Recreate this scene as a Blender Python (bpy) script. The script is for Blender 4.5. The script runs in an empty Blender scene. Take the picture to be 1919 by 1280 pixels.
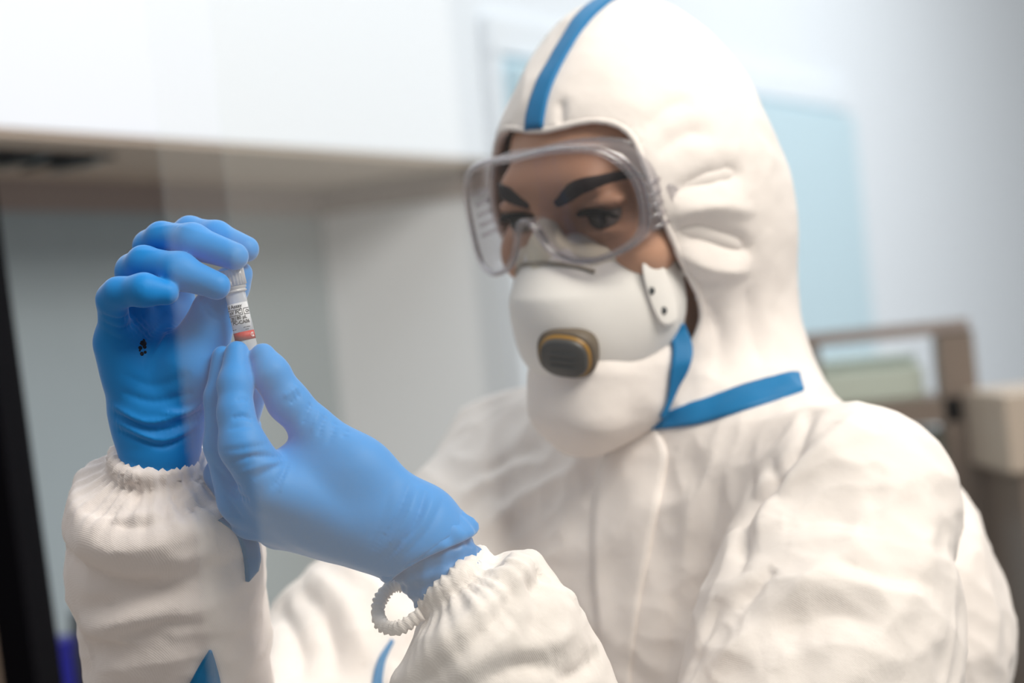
import bpy, math, random
import numpy as np
from mathutils import Vector, Matrix
from mathutils.bvhtree import BVHTree

# ------------------------------------------------------------------ camera
FPX = 3740.0
CAM = np.array([0.0, 0.0, 1.5])
ROLL = math.radians(5.5)
RT = np.array([math.cos(ROLL), 0, -math.sin(ROLL)])
UP = np.array([math.sin(ROLL), 0, math.cos(ROLL)])
FW = np.array([0.0, 1.0, 0.0])
sc = bpy.context.scene
col = sc.collection
cd = bpy.data.cameras.new('camera')
cd.sensor_width = 36.0
cd.lens = FPX / 1919.0 * 36.0
cd.dof.use_dof = True
cd.dof.focus_distance = 1.095
cd.dof.aperture_fstop = 4.2
cd.clip_start = 0.05
cam = bpy.data.objects.new('camera', cd)
col.objects.link(cam)
M = Matrix.Identity(4)
for i in range(3):
    M[i][0] = RT[i]; M[i][1] = UP[i]; M[i][2] = -FW[i]; M[i][3] = CAM[i]
cam.matrix_world = M
sc.camera = cam

# ------------------------------------------------------------------ world, lights, exposure
w = bpy.data.worlds.new('room_ambient'); sc.world = w
w.use_nodes = True
w.node_tree.nodes['Background'].inputs[0].default_value = (0.98, 0.98, 1.0, 1)
w.node_tree.nodes['Background'].inputs[1].default_value = 0.37


def area(name, loc, target, sx, sy, power, color):
    l = bpy.data.lights.new(name, 'AREA'); l.shape = 'RECTANGLE'; l.size = sx; l.size_y = sy
    l.energy = power; l.color = color
    o = bpy.data.objects.new(name, l); col.objects.link(o); o.location = loc
    o.rotation_euler = (Vector(target) - Vector(loc)).to_track_quat('-Z', 'Y').to_euler()
    return o


area('ceiling_light_key', (0.95, 0.35, 2.75), (0.15, 1.35, 1.3), 1.2, 0.7, 44, (1.0, 0.92, 0.85))
area('ceiling_light_back', (0.1, 2.3, 2.9), (-0.2, 2.5, 1.0), 1.2, 1.0, 8.5, (0.88, 0.95, 1.0))
area('ceiling_light_far', (1.9, 3.6, 2.9), (1.6, 4.0, 1.0), 1.6, 1.0, 40, (0.95, 0.97, 1.0))
sc.view_settings.view_transform = 'Standard'
sc.view_settings.look = 'None'
sc.view_settings.exposure = 0.2
sc.view_settings.gamma = 1.0
sc.view_settings.use_curve_mapping = False


# ------------------------------------------------------------------ helpers
def P(px, py, d):
    return CAM + d * ((px - 959.5) / FPX * RT + (640.0 - py) / FPX * UP + FW)


def lin(r, g, b):
    f = lambda c: (c / 255.0 / 12.92) if c <= 10 else ((c / 255.0 + 0.055) / 1.055) ** 2.4
    return (f(r), f(g), f(b), 1.0)


def unit(v):
    v = np.asarray(v, float)
    return v / np.linalg.norm(v)


def lerp(a, b, t):
    return a + (b - a) * t


# ---- materials
MATS = {}


def mat(name, color, rough=0.6, spec=0.4, bump=None, sheen=0.0, coat=0.0, sss=0.0, metallic=0.0, vary=0.0):
    m = bpy.data.materials.new(name); m.use_nodes = True
    nt = m.node_tree; b = nt.nodes['Principled BSDF']
    b.inputs['Base Color'].default_value = color
    b.inputs['Roughness'].default_value = rough
    b.inputs['Specular IOR Level'].default_value = spec
    b.inputs['Metallic'].default_value = metallic
    if sheen:
        b.inputs['Sheen Weight'].default_value = sheen
        b.inputs['Sheen Roughness'].default_value = 0.4
    if coat:
        b.inputs['Coat Weight'].default_value = coat
    if sss:
        b.inputs['Subsurface Weight'].default_value = sss
        b.inputs['Subsurface Radius'].default_value = (0.01, 0.006, 0.004)
    tc = nt.nodes.new('ShaderNodeTexCoord')
    if vary:
        n = nt.nodes.new('ShaderNodeTexNoise'); n.inputs['Scale'].default_value = 9
        n.inputs['Detail'].default_value = 6
        nt.links.new(tc.outputs['Object'], n.inputs['Vector'])
        mx = nt.nodes.new('ShaderNodeMix'); mx.data_type = 'RGBA'
        mx.inputs['A'].default_value = tuple(c * (1 - vary) for c in color[:3]) + (1,)
        mx.inputs['B'].default_value = tuple(min(1, c * (1 + vary)) for c in color[:3]) + (1,)
        nt.links.new(n.outputs['Fac'], mx.inputs['Factor'])
        nt.links.new(mx.outputs['Result'], b.inputs['Base Color'])
    prev = None
    for (kind, scale, strength, dist) in (bump or []):
        bp = nt.nodes.new('ShaderNodeBump'); bp.inputs['Strength'].default_value = strength
        bp.inputs['Distance'].default_value = dist
        if kind == 'noise':
            t = nt.nodes.new('ShaderNodeTexNoise'); t.inputs['Scale'].default_value = scale
            t.inputs['Detail'].default_value = 3; out = t.outputs['Fac']
        elif kind == 'ridge':
            t = nt.nodes.new('ShaderNodeTexNoise'); t.noise_type = 'RIDGED_MULTIFRACTAL'
            t.inputs['Scale'].default_value = scale; t.inputs['Detail'].default_value = 3
            out = t.outputs['Fac']
        elif kind == 'voronoi':
            t = nt.nodes.new('ShaderNodeTexVoronoi'); t.feature = 'F1'; t.inputs['Scale'].default_value = scale
            out = t.outputs['Distance']
        else:
            t = nt.nodes.new('ShaderNodeTexWave'); t.inputs['Scale'].default_value = scale
            t.inputs['Distortion'].default_value = 1.5; t.bands_direction = 'DIAGONAL'
            out = t.outputs['Fac']
        nt.links.new(tc.outputs['Object'], t.inputs['Vector'])
        nt.links.new(out, bp.inputs['Height'])
        if prev:
            nt.links.new(prev.outputs['Normal'], bp.inputs['Normal'])
        prev = bp
    if prev:
        nt.links.new(prev.outputs['Normal'], b.inputs['Normal'])
    MATS[name] = m
    return m


def clear_mat(name, tint, diffuse, dfac, gfac, rough=0.05):
    """clear plastic / thin glass: see-through, with a film and a Fresnel gloss"""
    m = bpy.data.materials.new(name); m.use_nodes = True
    nt = m.node_tree; nt.nodes.clear()
    out = nt.nodes.new('ShaderNodeOutputMaterial')
    tr = nt.nodes.new('ShaderNodeBsdfTransparent'); tr.inputs[0].default_value = tint
    df = nt.nodes.new('ShaderNodeBsdfDiffuse'); df.inputs[0].default_value = diffuse
    gl = nt.nodes.new('ShaderNodeBsdfGlossy'); gl.inputs[0].default_value = (1, 1, 1, 1)
    gl.inputs['Roughness'].default_value = rough
    lw = nt.nodes.new('ShaderNodeLayerWeight'); lw.inputs['Blend'].default_value = 0.35
    m1 = nt.nodes.new('ShaderNodeMixShader'); m1.inputs[0].default_value = dfac
    m2 = nt.nodes.new('ShaderNodeMixShader')
    mp = nt.nodes.new('ShaderNodeMath'); mp.operation = 'MULTIPLY_ADD'
    mp.inputs[1].default_value = gfac * 4; mp.inputs[2].default_value = gfac
    mp.use_clamp = True
    pw = nt.nodes.new('ShaderNodeMath'); pw.operation = 'POWER'; pw.inputs[1].default_value = 2.0
    nt.links.new(lw.outputs['Facing'], pw.inputs[0])
    nt.links.new(pw.outputs[0], mp.inputs[0])
    nt.links.new(tr.outputs[0], m1.inputs[1]); nt.links.new(df.outputs[0], m1.inputs[2])
    nt.links.new(m1.outputs[0], m2.inputs[1]); nt.links.new(gl.outputs[0], m2.inputs[2])
    nt.links.new(mp.outputs[0], m2.inputs[0])
    nt.links.new(m2.outputs[0], out.inputs[0])
    MATS[name] = m
    return m


# ---- objects
def link(name, me, material, parent=None, smooth=True):
    o = bpy.data.objects.new(name, me); col.objects.link(o)
    me.materials.append(material)
    if smooth:
        me.polygons.foreach_set('use_smooth', np.ones(len(me.polygons), bool))
    if parent is not None:
        adopt(o, parent)
    return o


def adopt(o, parent):
    o.parent = parent
    # meshes hold world coordinates; only a top-level Empty has an offset to undo
    o.matrix_parent_inverse = Matrix.Translation(-parent.location) if parent.parent is None else Matrix.Identity(4)


def empty(name, loc, label, cat, group=None):
    o = bpy.data.objects.new(name, None); col.objects.link(o); o.location = tuple(loc)
    o.empty_display_size = 0.05
    tag(o, label, cat, group)
    return o


def tag(o, label, cat=None, group=None, kind=None):
    if label: o['label'] = label
    if cat: o['category'] = cat
    if group: o['group'] = group
    if kind: o['kind'] = kind
    return o


def np_mesh(name, V, Q):
    me = bpy.data.meshes.new(name)
    V = np.asarray(V, np.float32); Q = np.asarray(Q, np.int32)
    n = Q.shape[1]
    me.vertices.add(len(V)); me.vertices.foreach_set('co', V.ravel())
    me.loops.add(Q.size); me.loops.foreach_set('vertex_index', Q.ravel())
    me.polygons.add(len(Q)); me.polygons.foreach_set('loop_start', np.arange(len(Q), dtype=np.int32) * n)
    me.update(calc_edges=True); me.validate()
    return me


class MB:
    """collects polygons for one small mesh"""
    def __init__(self): self.v = []; self.f = []

    def box(self, c, ax, ay, az):
        """c centre; ax, ay, az half-extent vectors"""
        c, ax, ay, az = [np.asarray(q, float) for q in (c, ax, ay, az)]
        n = len(self.v)
        for sx, sy, sz in ((-1, -1, -1), (1, -1, -1), (1, 1, -1), (-1, 1, -1), (-1, -1, 1), (1, -1, 1), (1, 1, 1), (-1, 1, 1)):
            self.v.append(c + sx * ax + sy * ay + sz * az)
        for f in ((0, 3, 2, 1), (4, 5, 6, 7), (0, 1, 5, 4), (1, 2, 6, 5), (2, 3, 7, 6), (3, 0, 4, 7)):
            self.f.append([n + i for i in f])
        return self

    def lathe(self, c, axis, prof, n=48, rib=None, cap=True):
        """prof: list of (t along axis, radius)"""
        axis = unit(axis); a = unit(np.cross(axis, [0.3, 0.5, 0.81])); b = np.cross(axis, a)
        s = len(self.v)
        for k, (t, r) in enumerate(prof):
            for i in range(n):
                th = 2 * math.pi * i / n
                rr = r + (rib(k, i) if rib else 0)
                self.v.append(np.asarray(c) + axis * t + rr * (math.cos(th) * a + math.sin(th) * b))
        for k in range(len(prof) - 1):
            for i in range(n):
                j = (i + 1) % n
                self.f.append([s + k * n + i, s + k * n + j, s + (k + 1) * n + j, s + (k + 1) * n + i])
        if cap:
            self.f.append([s + i for i in range(n)][::-1])
            e = s + (len(prof) - 1) * n
            self.f.append([e + i for i in range(n)])
        return self

    def tube(self, pts, rad, n=10, closed=False, flat=1.0, nrm=None, ripple=None):
        pts = [np.asarray(p, float) for p in pts]; m = len(pts); s = len(self.v)
        up = None
        for i, p in enumerate(pts):
            if closed: t = pts[(i + 1) % m] - pts[i - 1]
            else: t = pts[min(i + 1, m - 1)] - pts[max(i - 1, 0)]
            t = unit(t)
            if nrm is not None: u = nrm[i] if len(np.shape(nrm)) > 1 else nrm
            else: u = up if up is not None else (np.array([0.12, 0.3, 0.94]) if abs(t[2]) < 0.9 else np.array([1.0, 0.2, 0]))
            u = unit(u - np.dot(u, t) * t); up = u; b = np.cross(t, u)
            r = rad[i] if hasattr(rad, '__len__') else rad
            for k in range(n):
                th = 2 * math.pi * k / n
                rr = r * (1 + (ripple(i, k) if ripple else 0))
                self.v.append(p + rr * (math.cos(th) * u * flat + math.sin(th) * b))
        for i in range(m if closed else m - 1):
            for k in range(n):
                j = (k + 1) % n; i2 = (i + 1) % m
                self.f.append([s + i * n + k, s + i * n + j, s + i2 * n + j, s + i2 * n + k])
        if not closed:
            self.f.append([s + k for k in range(n)][::-1])
            self.f.append([s + (m - 1) * n + k for k in range(n)])
        return self

    def build(self, name, material, parent=None, smooth=True):
        me = bpy.data.meshes.new(name)
        me.from_pydata([tuple(map(float, v)) for v in self.v], [], self.f); me.validate(); me.update()
        return link(name, me, material, parent, smooth)


def bevel(o, width, seg=2):
    m = o.modifiers.new('bevel', 'BEVEL'); m.width = width; m.segments = seg; m.limit_method = 'ANGLE'
    return o


def smooth_pts(pts, n):
    """Catmull-Rom resampling of a polyline (any dimension)"""
    p = np.asarray(pts, float)
    p = np.vstack([2 * p[0] - p[1], p, 2 * p[-1] - p[-2]])
    out = []
    m = len(p) - 3
    for q in np.linspace(0, m - 1e-9, n):
        i = int(q); t = q - i
        a, b, c, d = p[i], p[i + 1], p[i + 2], p[i + 3]
        out.append(0.5 * ((2 * b) + (c - a) * t + (2 * a - 5 * b + 4 * c - d) * t * t + (3 * b - a - 3 * c + d) * t ** 3))
    return np.array(out)


def smooth_closed(pts, n):
    p = np.asarray(pts, float); m = len(p); out = []
    for q in np.linspace(0, m, n, endpoint=False):
        i = int(q); t = q - i
        a, b, c, d = p[(i - 1) % m], p[i % m], p[(i + 1) % m], p[(i + 2) % m]
        out.append(0.5 * ((2 * b) + (c - a) * t + (2 * a - 5 * b + 4 * c - d) * t * t + (3 * b - a - 3 * c + d) * t ** 3))
    return np.array(out)


# ---- distance-field modelling
class Field:
    def __init__(self, lo, hi, h):
        self.lo = np.asarray(lo, float); self.h = h
        self.n = np.ceil((np.asarray(hi) - self.lo) / h).astype(int) + 1
        self.F = np.full(self.n, 1.0, np.float32)

    def sub(self, lo, hi):
        a = np.clip(np.floor((np.asarray(lo) - self.lo) / self.h).astype(int), 0, self.n)
        b = np.clip(np.ceil((np.asarray(hi) - self.lo) / self.h).astype(int) + 1, 0, self.n)
        if np.any(b <= a): return None, None
        ax = [(self.lo[i] + self.h * np.arange(a[i], b[i])).astype(np.float32) for i in range(3)]
        X = ax[0][:, None, None]; Y = ax[1][None, :, None]; Z = ax[2][None, None, :]
        return (slice(a[0], b[0]), slice(a[1], b[1]), slice(a[2], b[2])), (X, Y, Z)

    def copy(self):
        g = Field.__new__(Field); g.lo = self.lo; g.h = self.h; g.n = self.n; g.F = self.F.copy()
        return g

    def blank(self):
        g = Field.__new__(Field); g.lo = self.lo; g.h = self.h; g.n = self.n; g.F = np.full(self.n, 1.0, np.float32)
        return g

    def _merge(self, s, d, k, mode):
        F = self.F[s]
        if mode == 'cut': F = -F
        if k > 0:
            hh = np.clip(0.5 + 0.5 * (F - d) / k, 0, 1)
            r = F * (1 - hh) + d * hh - k * hh * (1 - hh)
        else:
            r = np.minimum(F, d)
        self.F[s] = -r if mode == 'cut' else r

    def cone(self, a, b, ra, rb, k=0.0, mode='add', squash=None):
        """tapered capsule; squash=(axis vector, factor): cross-section thinner along that axis"""
        a = np.asarray(a, float); b = np.asarray(b, float); m = max(ra, rb) + k + 0.02
        if squash: m *= max(1.0, 1.0)
        s, g = self.sub(np.minimum(a, b) - m, np.maximum(a, b) + m)
        if s is None: return self
        X, Y, Z = g
        ab = b - a; L = float(np.dot(ab, ab)) + 1e-12
        px, py, pz = X - a[0], Y - a[1], Z - a[2]
        t = np.clip((px * ab[0] + py * ab[1] + pz * ab[2]) / L, 0, 1)
        dx, dy, dz = px - t * ab[0], py - t * ab[1], pz - t * ab[2]
        d2 = dx * dx + dy * dy + dz * dz
        if squash:
            q = unit(squash[0]); f = squash[1]
            c = dx * q[0] + dy * q[1] + dz * q[2]
            d2 = d2 + c * c * (1 / (f * f) - 1)
            d = (np.sqrt(d2) - (ra + (rb - ra) * t))
            d *= min(1.0, 0.5 + 0.5 * f)
        else:
            d = np.sqrt(d2) - (ra + (rb - ra) * t)
        self._merge(s, d.astype(np.float32), k, mode)
        return self

    def chain(self, pts, rad, k=0.003, mode='add', squash=None):
        for i in range(len(pts) - 1):
            self.cone(pts[i], pts[i + 1], rad[i], rad[i + 1], k if i else 0 if mode == 'add' and False else k, mode, squash)
        return self

    def ell(self, c, axes, rad, k=0.0, mode='add'):
        """ellipsoid; axes 3 unit vectors, rad 3 radii"""
        c = np.asarray(c, float); m = max(rad) + k + 0.03
        s, g = self.sub(c - m, c + m)
        if s is None: return self
        X, Y, Z = g
        px, py, pz = X - c[0], Y - c[1], Z - c[2]
        k0 = 0; k1 = 0
        for A, r in zip(axes, rad):
            q = px * A[0] + py * A[1] + pz * A[2]
            k0 = k0 + (q / r) ** 2; k1 = k1 + (q / (r * r)) ** 2
        k0 = np.sqrt(k0); k1 = np.sqrt(k1) + 1e-9
        d = k0 * (k0 - 1) / k1
        self._merge(s, d.astype(np.float32), k, mode)
        return self

    def expr(self, lo, hi, fn, k=0.0, mode='add'):
        s, g = self.sub(lo, hi)
        if s is None: return self
        self._merge(s, np.asarray(fn(*g), np.float32) + np.zeros(self.F[s].shape, np.float32), k, mode)
        return self

    def merge(self, other, k):
        F, d = self.F, other.F
        hh = np.clip(0.5 + 0.5 * (F - d) / k, 0, 1)
        self.F = F * (1 - hh) + d * hh - k * hh * (1 - hh)
        return self

    def mesh(self, smooth=2):
        F = self.F; S = F < 0
        S[0] = S[-1] = False; S[:, 0] = S[:, -1] = False; S[:, :, 0] = S[:, :, -1] = False
        F = np.where(S, np.minimum(F, -1e-6), np.maximum(F, 1e-6))
        c = np.zeros(np.array(F.shape) - 1, np.int8)
        for i in (0, 1):
            for j in (0, 1):
                for k in (0, 1):
                    c += S[i:i + c.shape[0], j:j + c.shape[1], k:k + c.shape[2]]
        act = (c > 0) & (c < 8)
        I, J, K = np.nonzero(act)
        idx = np.full(c.shape, -1, np.int32); idx[I, J, K] = np.arange(len(I))
        acc = np.zeros((len(I), 3)); cnt = np.zeros(len(I))
        cor = [(i, j, k) for i in (0, 1) for j in (0, 1) for k in (0, 1)]
        for p in cor:
            for ax in range(3):
                if p[ax]: continue
                q = list(p); q[ax] = 1
                f0 = F[I + p[0], J + p[1], K + p[2]]; f1 = F[I + q[0], J + q[1], K + q[2]]
                x = (f0 < 0) != (f1 < 0)
                t = np.where(x, f0 / np.where(x, f0 - f1, 1), 0)
                pos = np.tile(np.array(p, float), (len(I), 1)); pos[:, ax] += t
                acc += pos * x[:, None]; cnt += x
        V = np.stack([I, J, K], 1) + acc / cnt[:, None]
        V = self.lo + V * self.h
        Q = []
        for ax in range(3):
            b, d = (ax + 1) % 3, (ax + 2) % 3
            sl0 = [slice(None)] * 3; sl1 = [slice(None)] * 3
            sl0[ax] = slice(0, -1); sl1[ax] = slice(1, None)
            e = S[tuple(sl0)] != S[tuple(sl1)]
            G = np.array(np.nonzero(e))
            ok = (G[b] > 0) & (G[d] > 0) & (G[b] < F.shape[b] - 1) & (G[d] < F.shape[d] - 1)
            G = G[:, ok]
            ins = S[G[0], G[1], G[2]]

            def cell(ob, od):
                H = G.copy(); H[b] += ob; H[d] += od
                return idx[H[0], H[1], H[2]]
            q = np.stack([cell(-1, -1), cell(0, -1), cell(0, 0), cell(-1, 0)], 1)
            q[~ins] = q[~ins][:, ::-1]
            Q.append(q)
        Q = np.concatenate(Q)
        Q = Q[(Q >= 0).all(1)]
        for _ in range(smooth):
            V = relax(V, Q, 0.5)
        return V, Q


def relax(V, Q, lam):
    A = Q.ravel(); B = np.roll(Q, -1, 1).ravel()
    n = len(V); s = np.zeros((n, 3)); c = np.bincount(A, minlength=n) + np.bincount(B, minlength=n)
    for k in range(3):
        s[:, k] = np.bincount(A, V[B, k], n) + np.bincount(B, V[A, k], n)
    return V + lam * (s / np.maximum(c, 1)[:, None] - V)


def vnormals(V, Q):
    a = V[Q[:, 2]] - V[Q[:, 0]]; b = V[Q[:, 3]] - V[Q[:, 1]]
    fn = np.cross(a, b); N = np.zeros_like(V)
    for k in range(3):
        for j in range(4):
            N[:, k] += np.bincount(Q[:, j], fn[:, k], len(V))
    return N / (np.linalg.norm(N, axis=1)[:, None] + 1e-12)


_rng = np.random.RandomState(7)
_perm = _rng.permutation(256); _perm = np.concatenate([_perm, _perm, _perm])
_grad = _rng.randn(256, 3); _grad /= np.linalg.norm(_grad, axis=1)[:, None]


def noise(Pt):
    """vectorised gradient noise, about -0.7..0.7"""
    Pt = np.asarray(Pt, float); i = np.floor(Pt).astype(int); f = Pt - i; i &= 255
    u = f * f * f * (f * (f * 6 - 15) + 10); r = 0
    for a in (0, 1):
        for b in (0, 1):
            for c in (0, 1):
                h = _perm[_perm[_perm[i[:, 0] + a] + i[:, 1] + b] + i[:, 2] + c] & 255
                g = _grad[h]
                d = g[:, 0] * (f[:, 0] - a) + g[:, 1] * (f[:, 1] - b) + g[:, 2] * (f[:, 2] - c)
                wgt = (u[:, 0] if a else 1 - u[:, 0]) * (u[:, 1] if b else 1 - u[:, 1]) * (u[:, 2] if c else 1 - u[:, 2])
                r = r + wgt * d
    return r


def ridged(Pt):
    return 1 - np.abs(noise(Pt)) * 2.2


def bvh_of(V, Q):
    return BVHTree.FromPolygons([tuple(v) for v in V.tolist()], Q.tolist())


def cast(bvh, px, py):
    d = Vector(P(px, py, 1.0) - CAM).normalized()
    h = bvh.ray_cast(Vector(CAM), d)
    return h  # loc, normal, index, dist


def trace(bvh, pl, step=6):
    """pixel polyline -> points lying on the surface, with normals"""
    pl = np.asarray(pl, float); out = []; nr = []
    L = np.sum(np.linalg.norm(np.diff(pl, axis=0), axis=1))
    for q in smooth_pts(pl, max(4, int(L / step))):
        loc, n, _, _ = cast(bvh, q[0], q[1])
        if loc is None: continue
        if out and np.linalg.norm(np.array(loc) - out[-1]) > 0.03: continue
        out.append(np.array(loc)); nr.append(np.array(n))
    return np.array(out), np.array(nr)


def folds(V, N, bvh, items, gain=1.0):
    """items: (pixel polyline, height mm, width mm); raise or sink the cloth along real lines on it"""
    D = np.zeros(len(V))
    for pl, amp, wd in items:
        pts, _ = trace(bvh, pl)
        if len(pts) < 2: continue
        w_ = wd / 1000.0
        seg = np.cumsum(np.r_[0, np.linalg.norm(np.diff(pts, axis=0), axis=1)])
        ends = np.clip(np.minimum(seg, seg[-1] - seg) / (0.25 * seg[-1] + 1e-6), 0, 1) ** 0.7
        lo = pts.min(0) - 3 * w_; hi = pts.max(0) + 3 * w_
        c = np.nonzero(((V > lo) & (V < hi)).all(1))[0]
        for ch in np.array_split(c, max(1, len(c) // 20000)):
            if not len(ch): continue
            d = np.linalg.norm(V[ch][:, None, :] - pts[None], axis=2)
            j = d.argmin(1); dm = d[np.arange(len(ch)), j]
            D[ch] += gain * amp / 1000.0 * (0.55 * np.exp(-(dm / w_) ** 2) + 0.45 * np.exp(-dm / (0.45 * w_))) * (0.15 + 0.85 * ends[j])
    return V + N * D[:, None]


def ribbon(name, bvh, L, R, material, parent, lift=0.0012, n=40, m=7, th=0.0012, flat=False):
    """tape lying on a surface between two pixel polylines; real thickness"""
    a = smooth_pts(L, n); b = smooth_pts(R, n)
    top = np.zeros((n, m, 3)); nor = np.zeros((n, m, 3)); ok = np.zeros((n, m), bool)
    for i in range(n):
        for j in range(m):
            q = lerp(a[i], b[i], j / (m - 1))
            loc, nn, _, _ = cast(bvh, q[0], q[1])
            if loc is not None:
                top[i, j] = loc; nor[i, j] = nn; ok[i, j] = True
    # fill misses from neighbours
    for i in range(n):
        good = np.nonzero(ok[i])[0]
        if len(good) == 0: continue
        for j in range(m):
            if not ok[i, j]:
                g = good[np.abs(good - j).argmin()]
                top[i, j] = top[i, g]; nor[i, j] = nor[i, g]
    rows = [i for i in range(n) if ok[i].any()]
    top = top[rows]; nor = nor[rows]; n = len(rows)
    if flat:  # taut strip: bridges hollows instead of following them
        a = a[rows]; b = b[rows]
        dep = np.array([min((top[i, j] - CAM) @ FW for j in range(m)) for i in range(n)])
        for _ in range(8):
            dep = np.minimum(dep, (np.roll(dep, 1) + np.roll(dep, -1) + 2 * dep) / 4) if n > 4 else dep
        for i in range(n):
            for j in range(m):
                q = lerp(a[i], b[i], j / (m - 1)); top[i, j] = P(q[0], q[1], dep[i]); nor[i, j] = -FW
    return strip(name, top, nor, material, parent, lift, th)


def strip(name, top, nor, material, parent, lift=0.0012, th=0.0012):
    n, m = top.shape[:2]
    out = top + nor * (lift + th); inn = top + nor * (lift - 0.003)
    V = np.concatenate([out.reshape(-1, 3), inn.reshape(-1, 3)]); f = []
    o = n * m
    for i in range(n - 1):
        for j in range(m - 1):
            q = [i * m + j, i * m + j + 1, (i + 1) * m + j + 1, (i + 1) * m + j]
            f.append(q); f.append([o + k for k in q[::-1]])
        f.append([i * m, (i + 1) * m, o + (i + 1) * m, o + i * m])
        f.append([i * m + m - 1, o + i * m + m - 1, o + (i + 1) * m + m - 1, (i + 1) * m + m - 1])
    for j in range(m - 1):
        f.append([j, o + j, o + j + 1, j + 1])
        e = (n - 1) * m
        f.append([e + j, e + j + 1, o + e + j + 1, o + e + j])
    me = np_mesh(name, V, np.array(f))
    return link(name, me, material, parent)


# ------------------------------------------------------------------ materials
SUIT = mat('coverall_fabric', (0.88, 0.81, 0.77, 1), 0.62, 0.3,
           bump=[('ridge', 12, 0.55, 0.006), ('ridge', 42, 0.35, 0.002), ('noise', 130, 0.30, 0.0015), ('wave', 420, 0.12, 0.0006)])
TAPE = mat('blue_seam_tape', (0.0, 0.165, 0.40, 1), 0.5, 0.3, bump=[('noise', 60, 0.15, 0.002)])
GLOVE = mat('blue_nitrile', (0.004, 0.23, 0.64, 1), 0.58, 0.32, sheen=0.3,
            bump=[('noise', 55, 0.12, 0.002), ('noise', 320, 0.10, 0.0006)])
GLOVE2 = mat('teal_nitrile', (0.012, 0.17, 0.46, 1), 0.45, 0.4, sheen=0.15,
             bump=[('noise', 60, 0.35, 0.003)])
SKIN = mat('skin', (0.56, 0.31, 0.205, 1), 0.5, 0.35, sss=0.15, vary=0.08, bump=[('noise', 300, 0.06, 0.0006)])
BROW = mat('dark_hair', (0.030, 0.022, 0.024, 1), 0.6, 0.3, bump=[('noise', 500, 0.5, 0.001)])
EYEW = mat('eye_white', (0.20, 0.17, 0.16, 1), 0.2, 0.5)  # white darkened: lash shadow put into its colour
IRIS = mat('dark_iris', (0.015, 0.010, 0.008, 1), 0.1, 0.5)
LASH = mat('eyelash', (0.01, 0.008, 0.008, 1), 0.7, 0.2)
LIP = mat('lip', (0.40, 0.15, 0.12, 1), 0.45, 0.35)
MASKM = mat('respirator_felt', (0.84, 0.81, 0.78, 1), 0.8, 0.2, bump=[('noise', 400, 0.12, 0.0008)])
FOAM = mat('cream_foam', (0.72, 0.66, 0.55, 1), 0.85, 0.1, bump=[('noise', 250, 0.2, 0.001)])
VALVE = mat('charcoal_plastic', (0.06, 0.058, 0.056, 1), 0.45, 0.5, bump=[('noise', 120, 0.2, 0.001)])
TAUPEV = mat('taupe_plastic', (0.13, 0.10, 0.07, 1), 0.5, 0.4)
AMBER = mat('amber_plastic', (0.36, 0.19, 0.03, 1), 0.4, 0.5)
STEEL = mat('steel', (0.32, 0.29, 0.25, 1), 0.35, 0.5, metallic=0.7)
CLEAR = clear_mat('clear_plastic', (0.98, 0.97, 0.98, 1), (0.84, 0.82, 0.88, 1), 0.11, 0.04, 0.12)  # whitish diffuse share stands in for the bright background it reflects
RIMM = clear_mat('goggle_rim_plastic', (0.95, 0.92, 0.94, 1), (0.85, 0.80, 0.84, 1), 0.10, 0.10, 0.15)
LENS = clear_mat('goggle_lens', (0.95, 0.93, 0.93, 1), (0.6, 0.6, 0.65, 1), 0.008, 0.018, 0.03)
TUBE = clear_mat('vial_plastic', (0.96, 0.97, 0.98, 1), (0.92, 0.93, 0.97, 1), 0.34, 0.08, 0.12)
CAPM = clear_mat('frosted_cap', (0.93, 0.93, 0.95, 1), (0.82, 0.80, 0.80, 1), 0.42, 0.06, 0.25)
LABEL = clear_mat('label_film', (0.98, 0.98, 0.99, 1), (0.92, 0.93, 0.98, 1), 0.62, 0.03, 0.3)
INK = mat('black_print', (0.02, 0.02, 0.025, 1), 0.6, 0.2)
REDM = mat('red_print', (0.45, 0.014, 0.006, 1), 0.5, 0.3)
WHITEP = mat('white_print', (0.85, 0.8, 0.8, 1), 0.5, 0.3)
LIQ = clear_mat('clear_liquid', (0.97, 0.97, 0.98, 1), (0.9, 0.9, 0.92, 1), 0.10, 0.05, 0.05)
PANE = clear_mat('screen_glass', (0.985, 0.99, 0.985, 1), (0.8, 0.8, 0.8, 1), 0.004, 0.028, 0.0)
WALLW = mat('white_wall_paint', (0.79, 0.83, 0.88, 1), 0.7, 0.2, bump=[('noise', 80, 0.05, 0.002)])
DOORB = mat('pale_blue_door_paint', (0.56, 0.72, 0.80, 1), 0.5, 0.3, bump=[('noise', 40, 0.03, 0.002)])
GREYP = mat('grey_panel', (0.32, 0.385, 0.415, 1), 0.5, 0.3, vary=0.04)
FLOORM = mat('grey_floor_vinyl', (0.42, 0.42, 0.42, 1), 0.5, 0.3, vary=0.1)
BROWNM = mat('brown_laminate', (0.20, 0.155, 0.125, 1), 0.5, 0.3, vary=0.1)
BEIGEM = mat('beige_laminate', (0.52, 0.43, 0.35, 1), 0.5, 0.3, vary=0.06)
BLACKM = mat('black_seal', (0.003, 0.003, 0.004, 1), 0.9, 0.02, vary=0.1)
POSTM = mat('brown_post_paint', (0.17, 0.13, 0.10, 1), 0.5, 0.3, vary=0.1)
MINT = mat('pale_mint_enamel', (0.62, 0.70, 0.62, 1), 0.4, 0.4, vary=0.05)
BLUEB = mat('deep_blue_plastic', (0.003, 0.004, 0.20, 1), 0.35, 0.5, vary=0.1)
DARKG = mat('dark_grey_metal', (0.05, 0.055, 0.06, 1), 0.5, 0.4, vary=0.1)
DARKW = mat('grey_wall_paint', (0.10, 0.10, 0.105, 1), 0.7, 0.2, vary=0.05)
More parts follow.
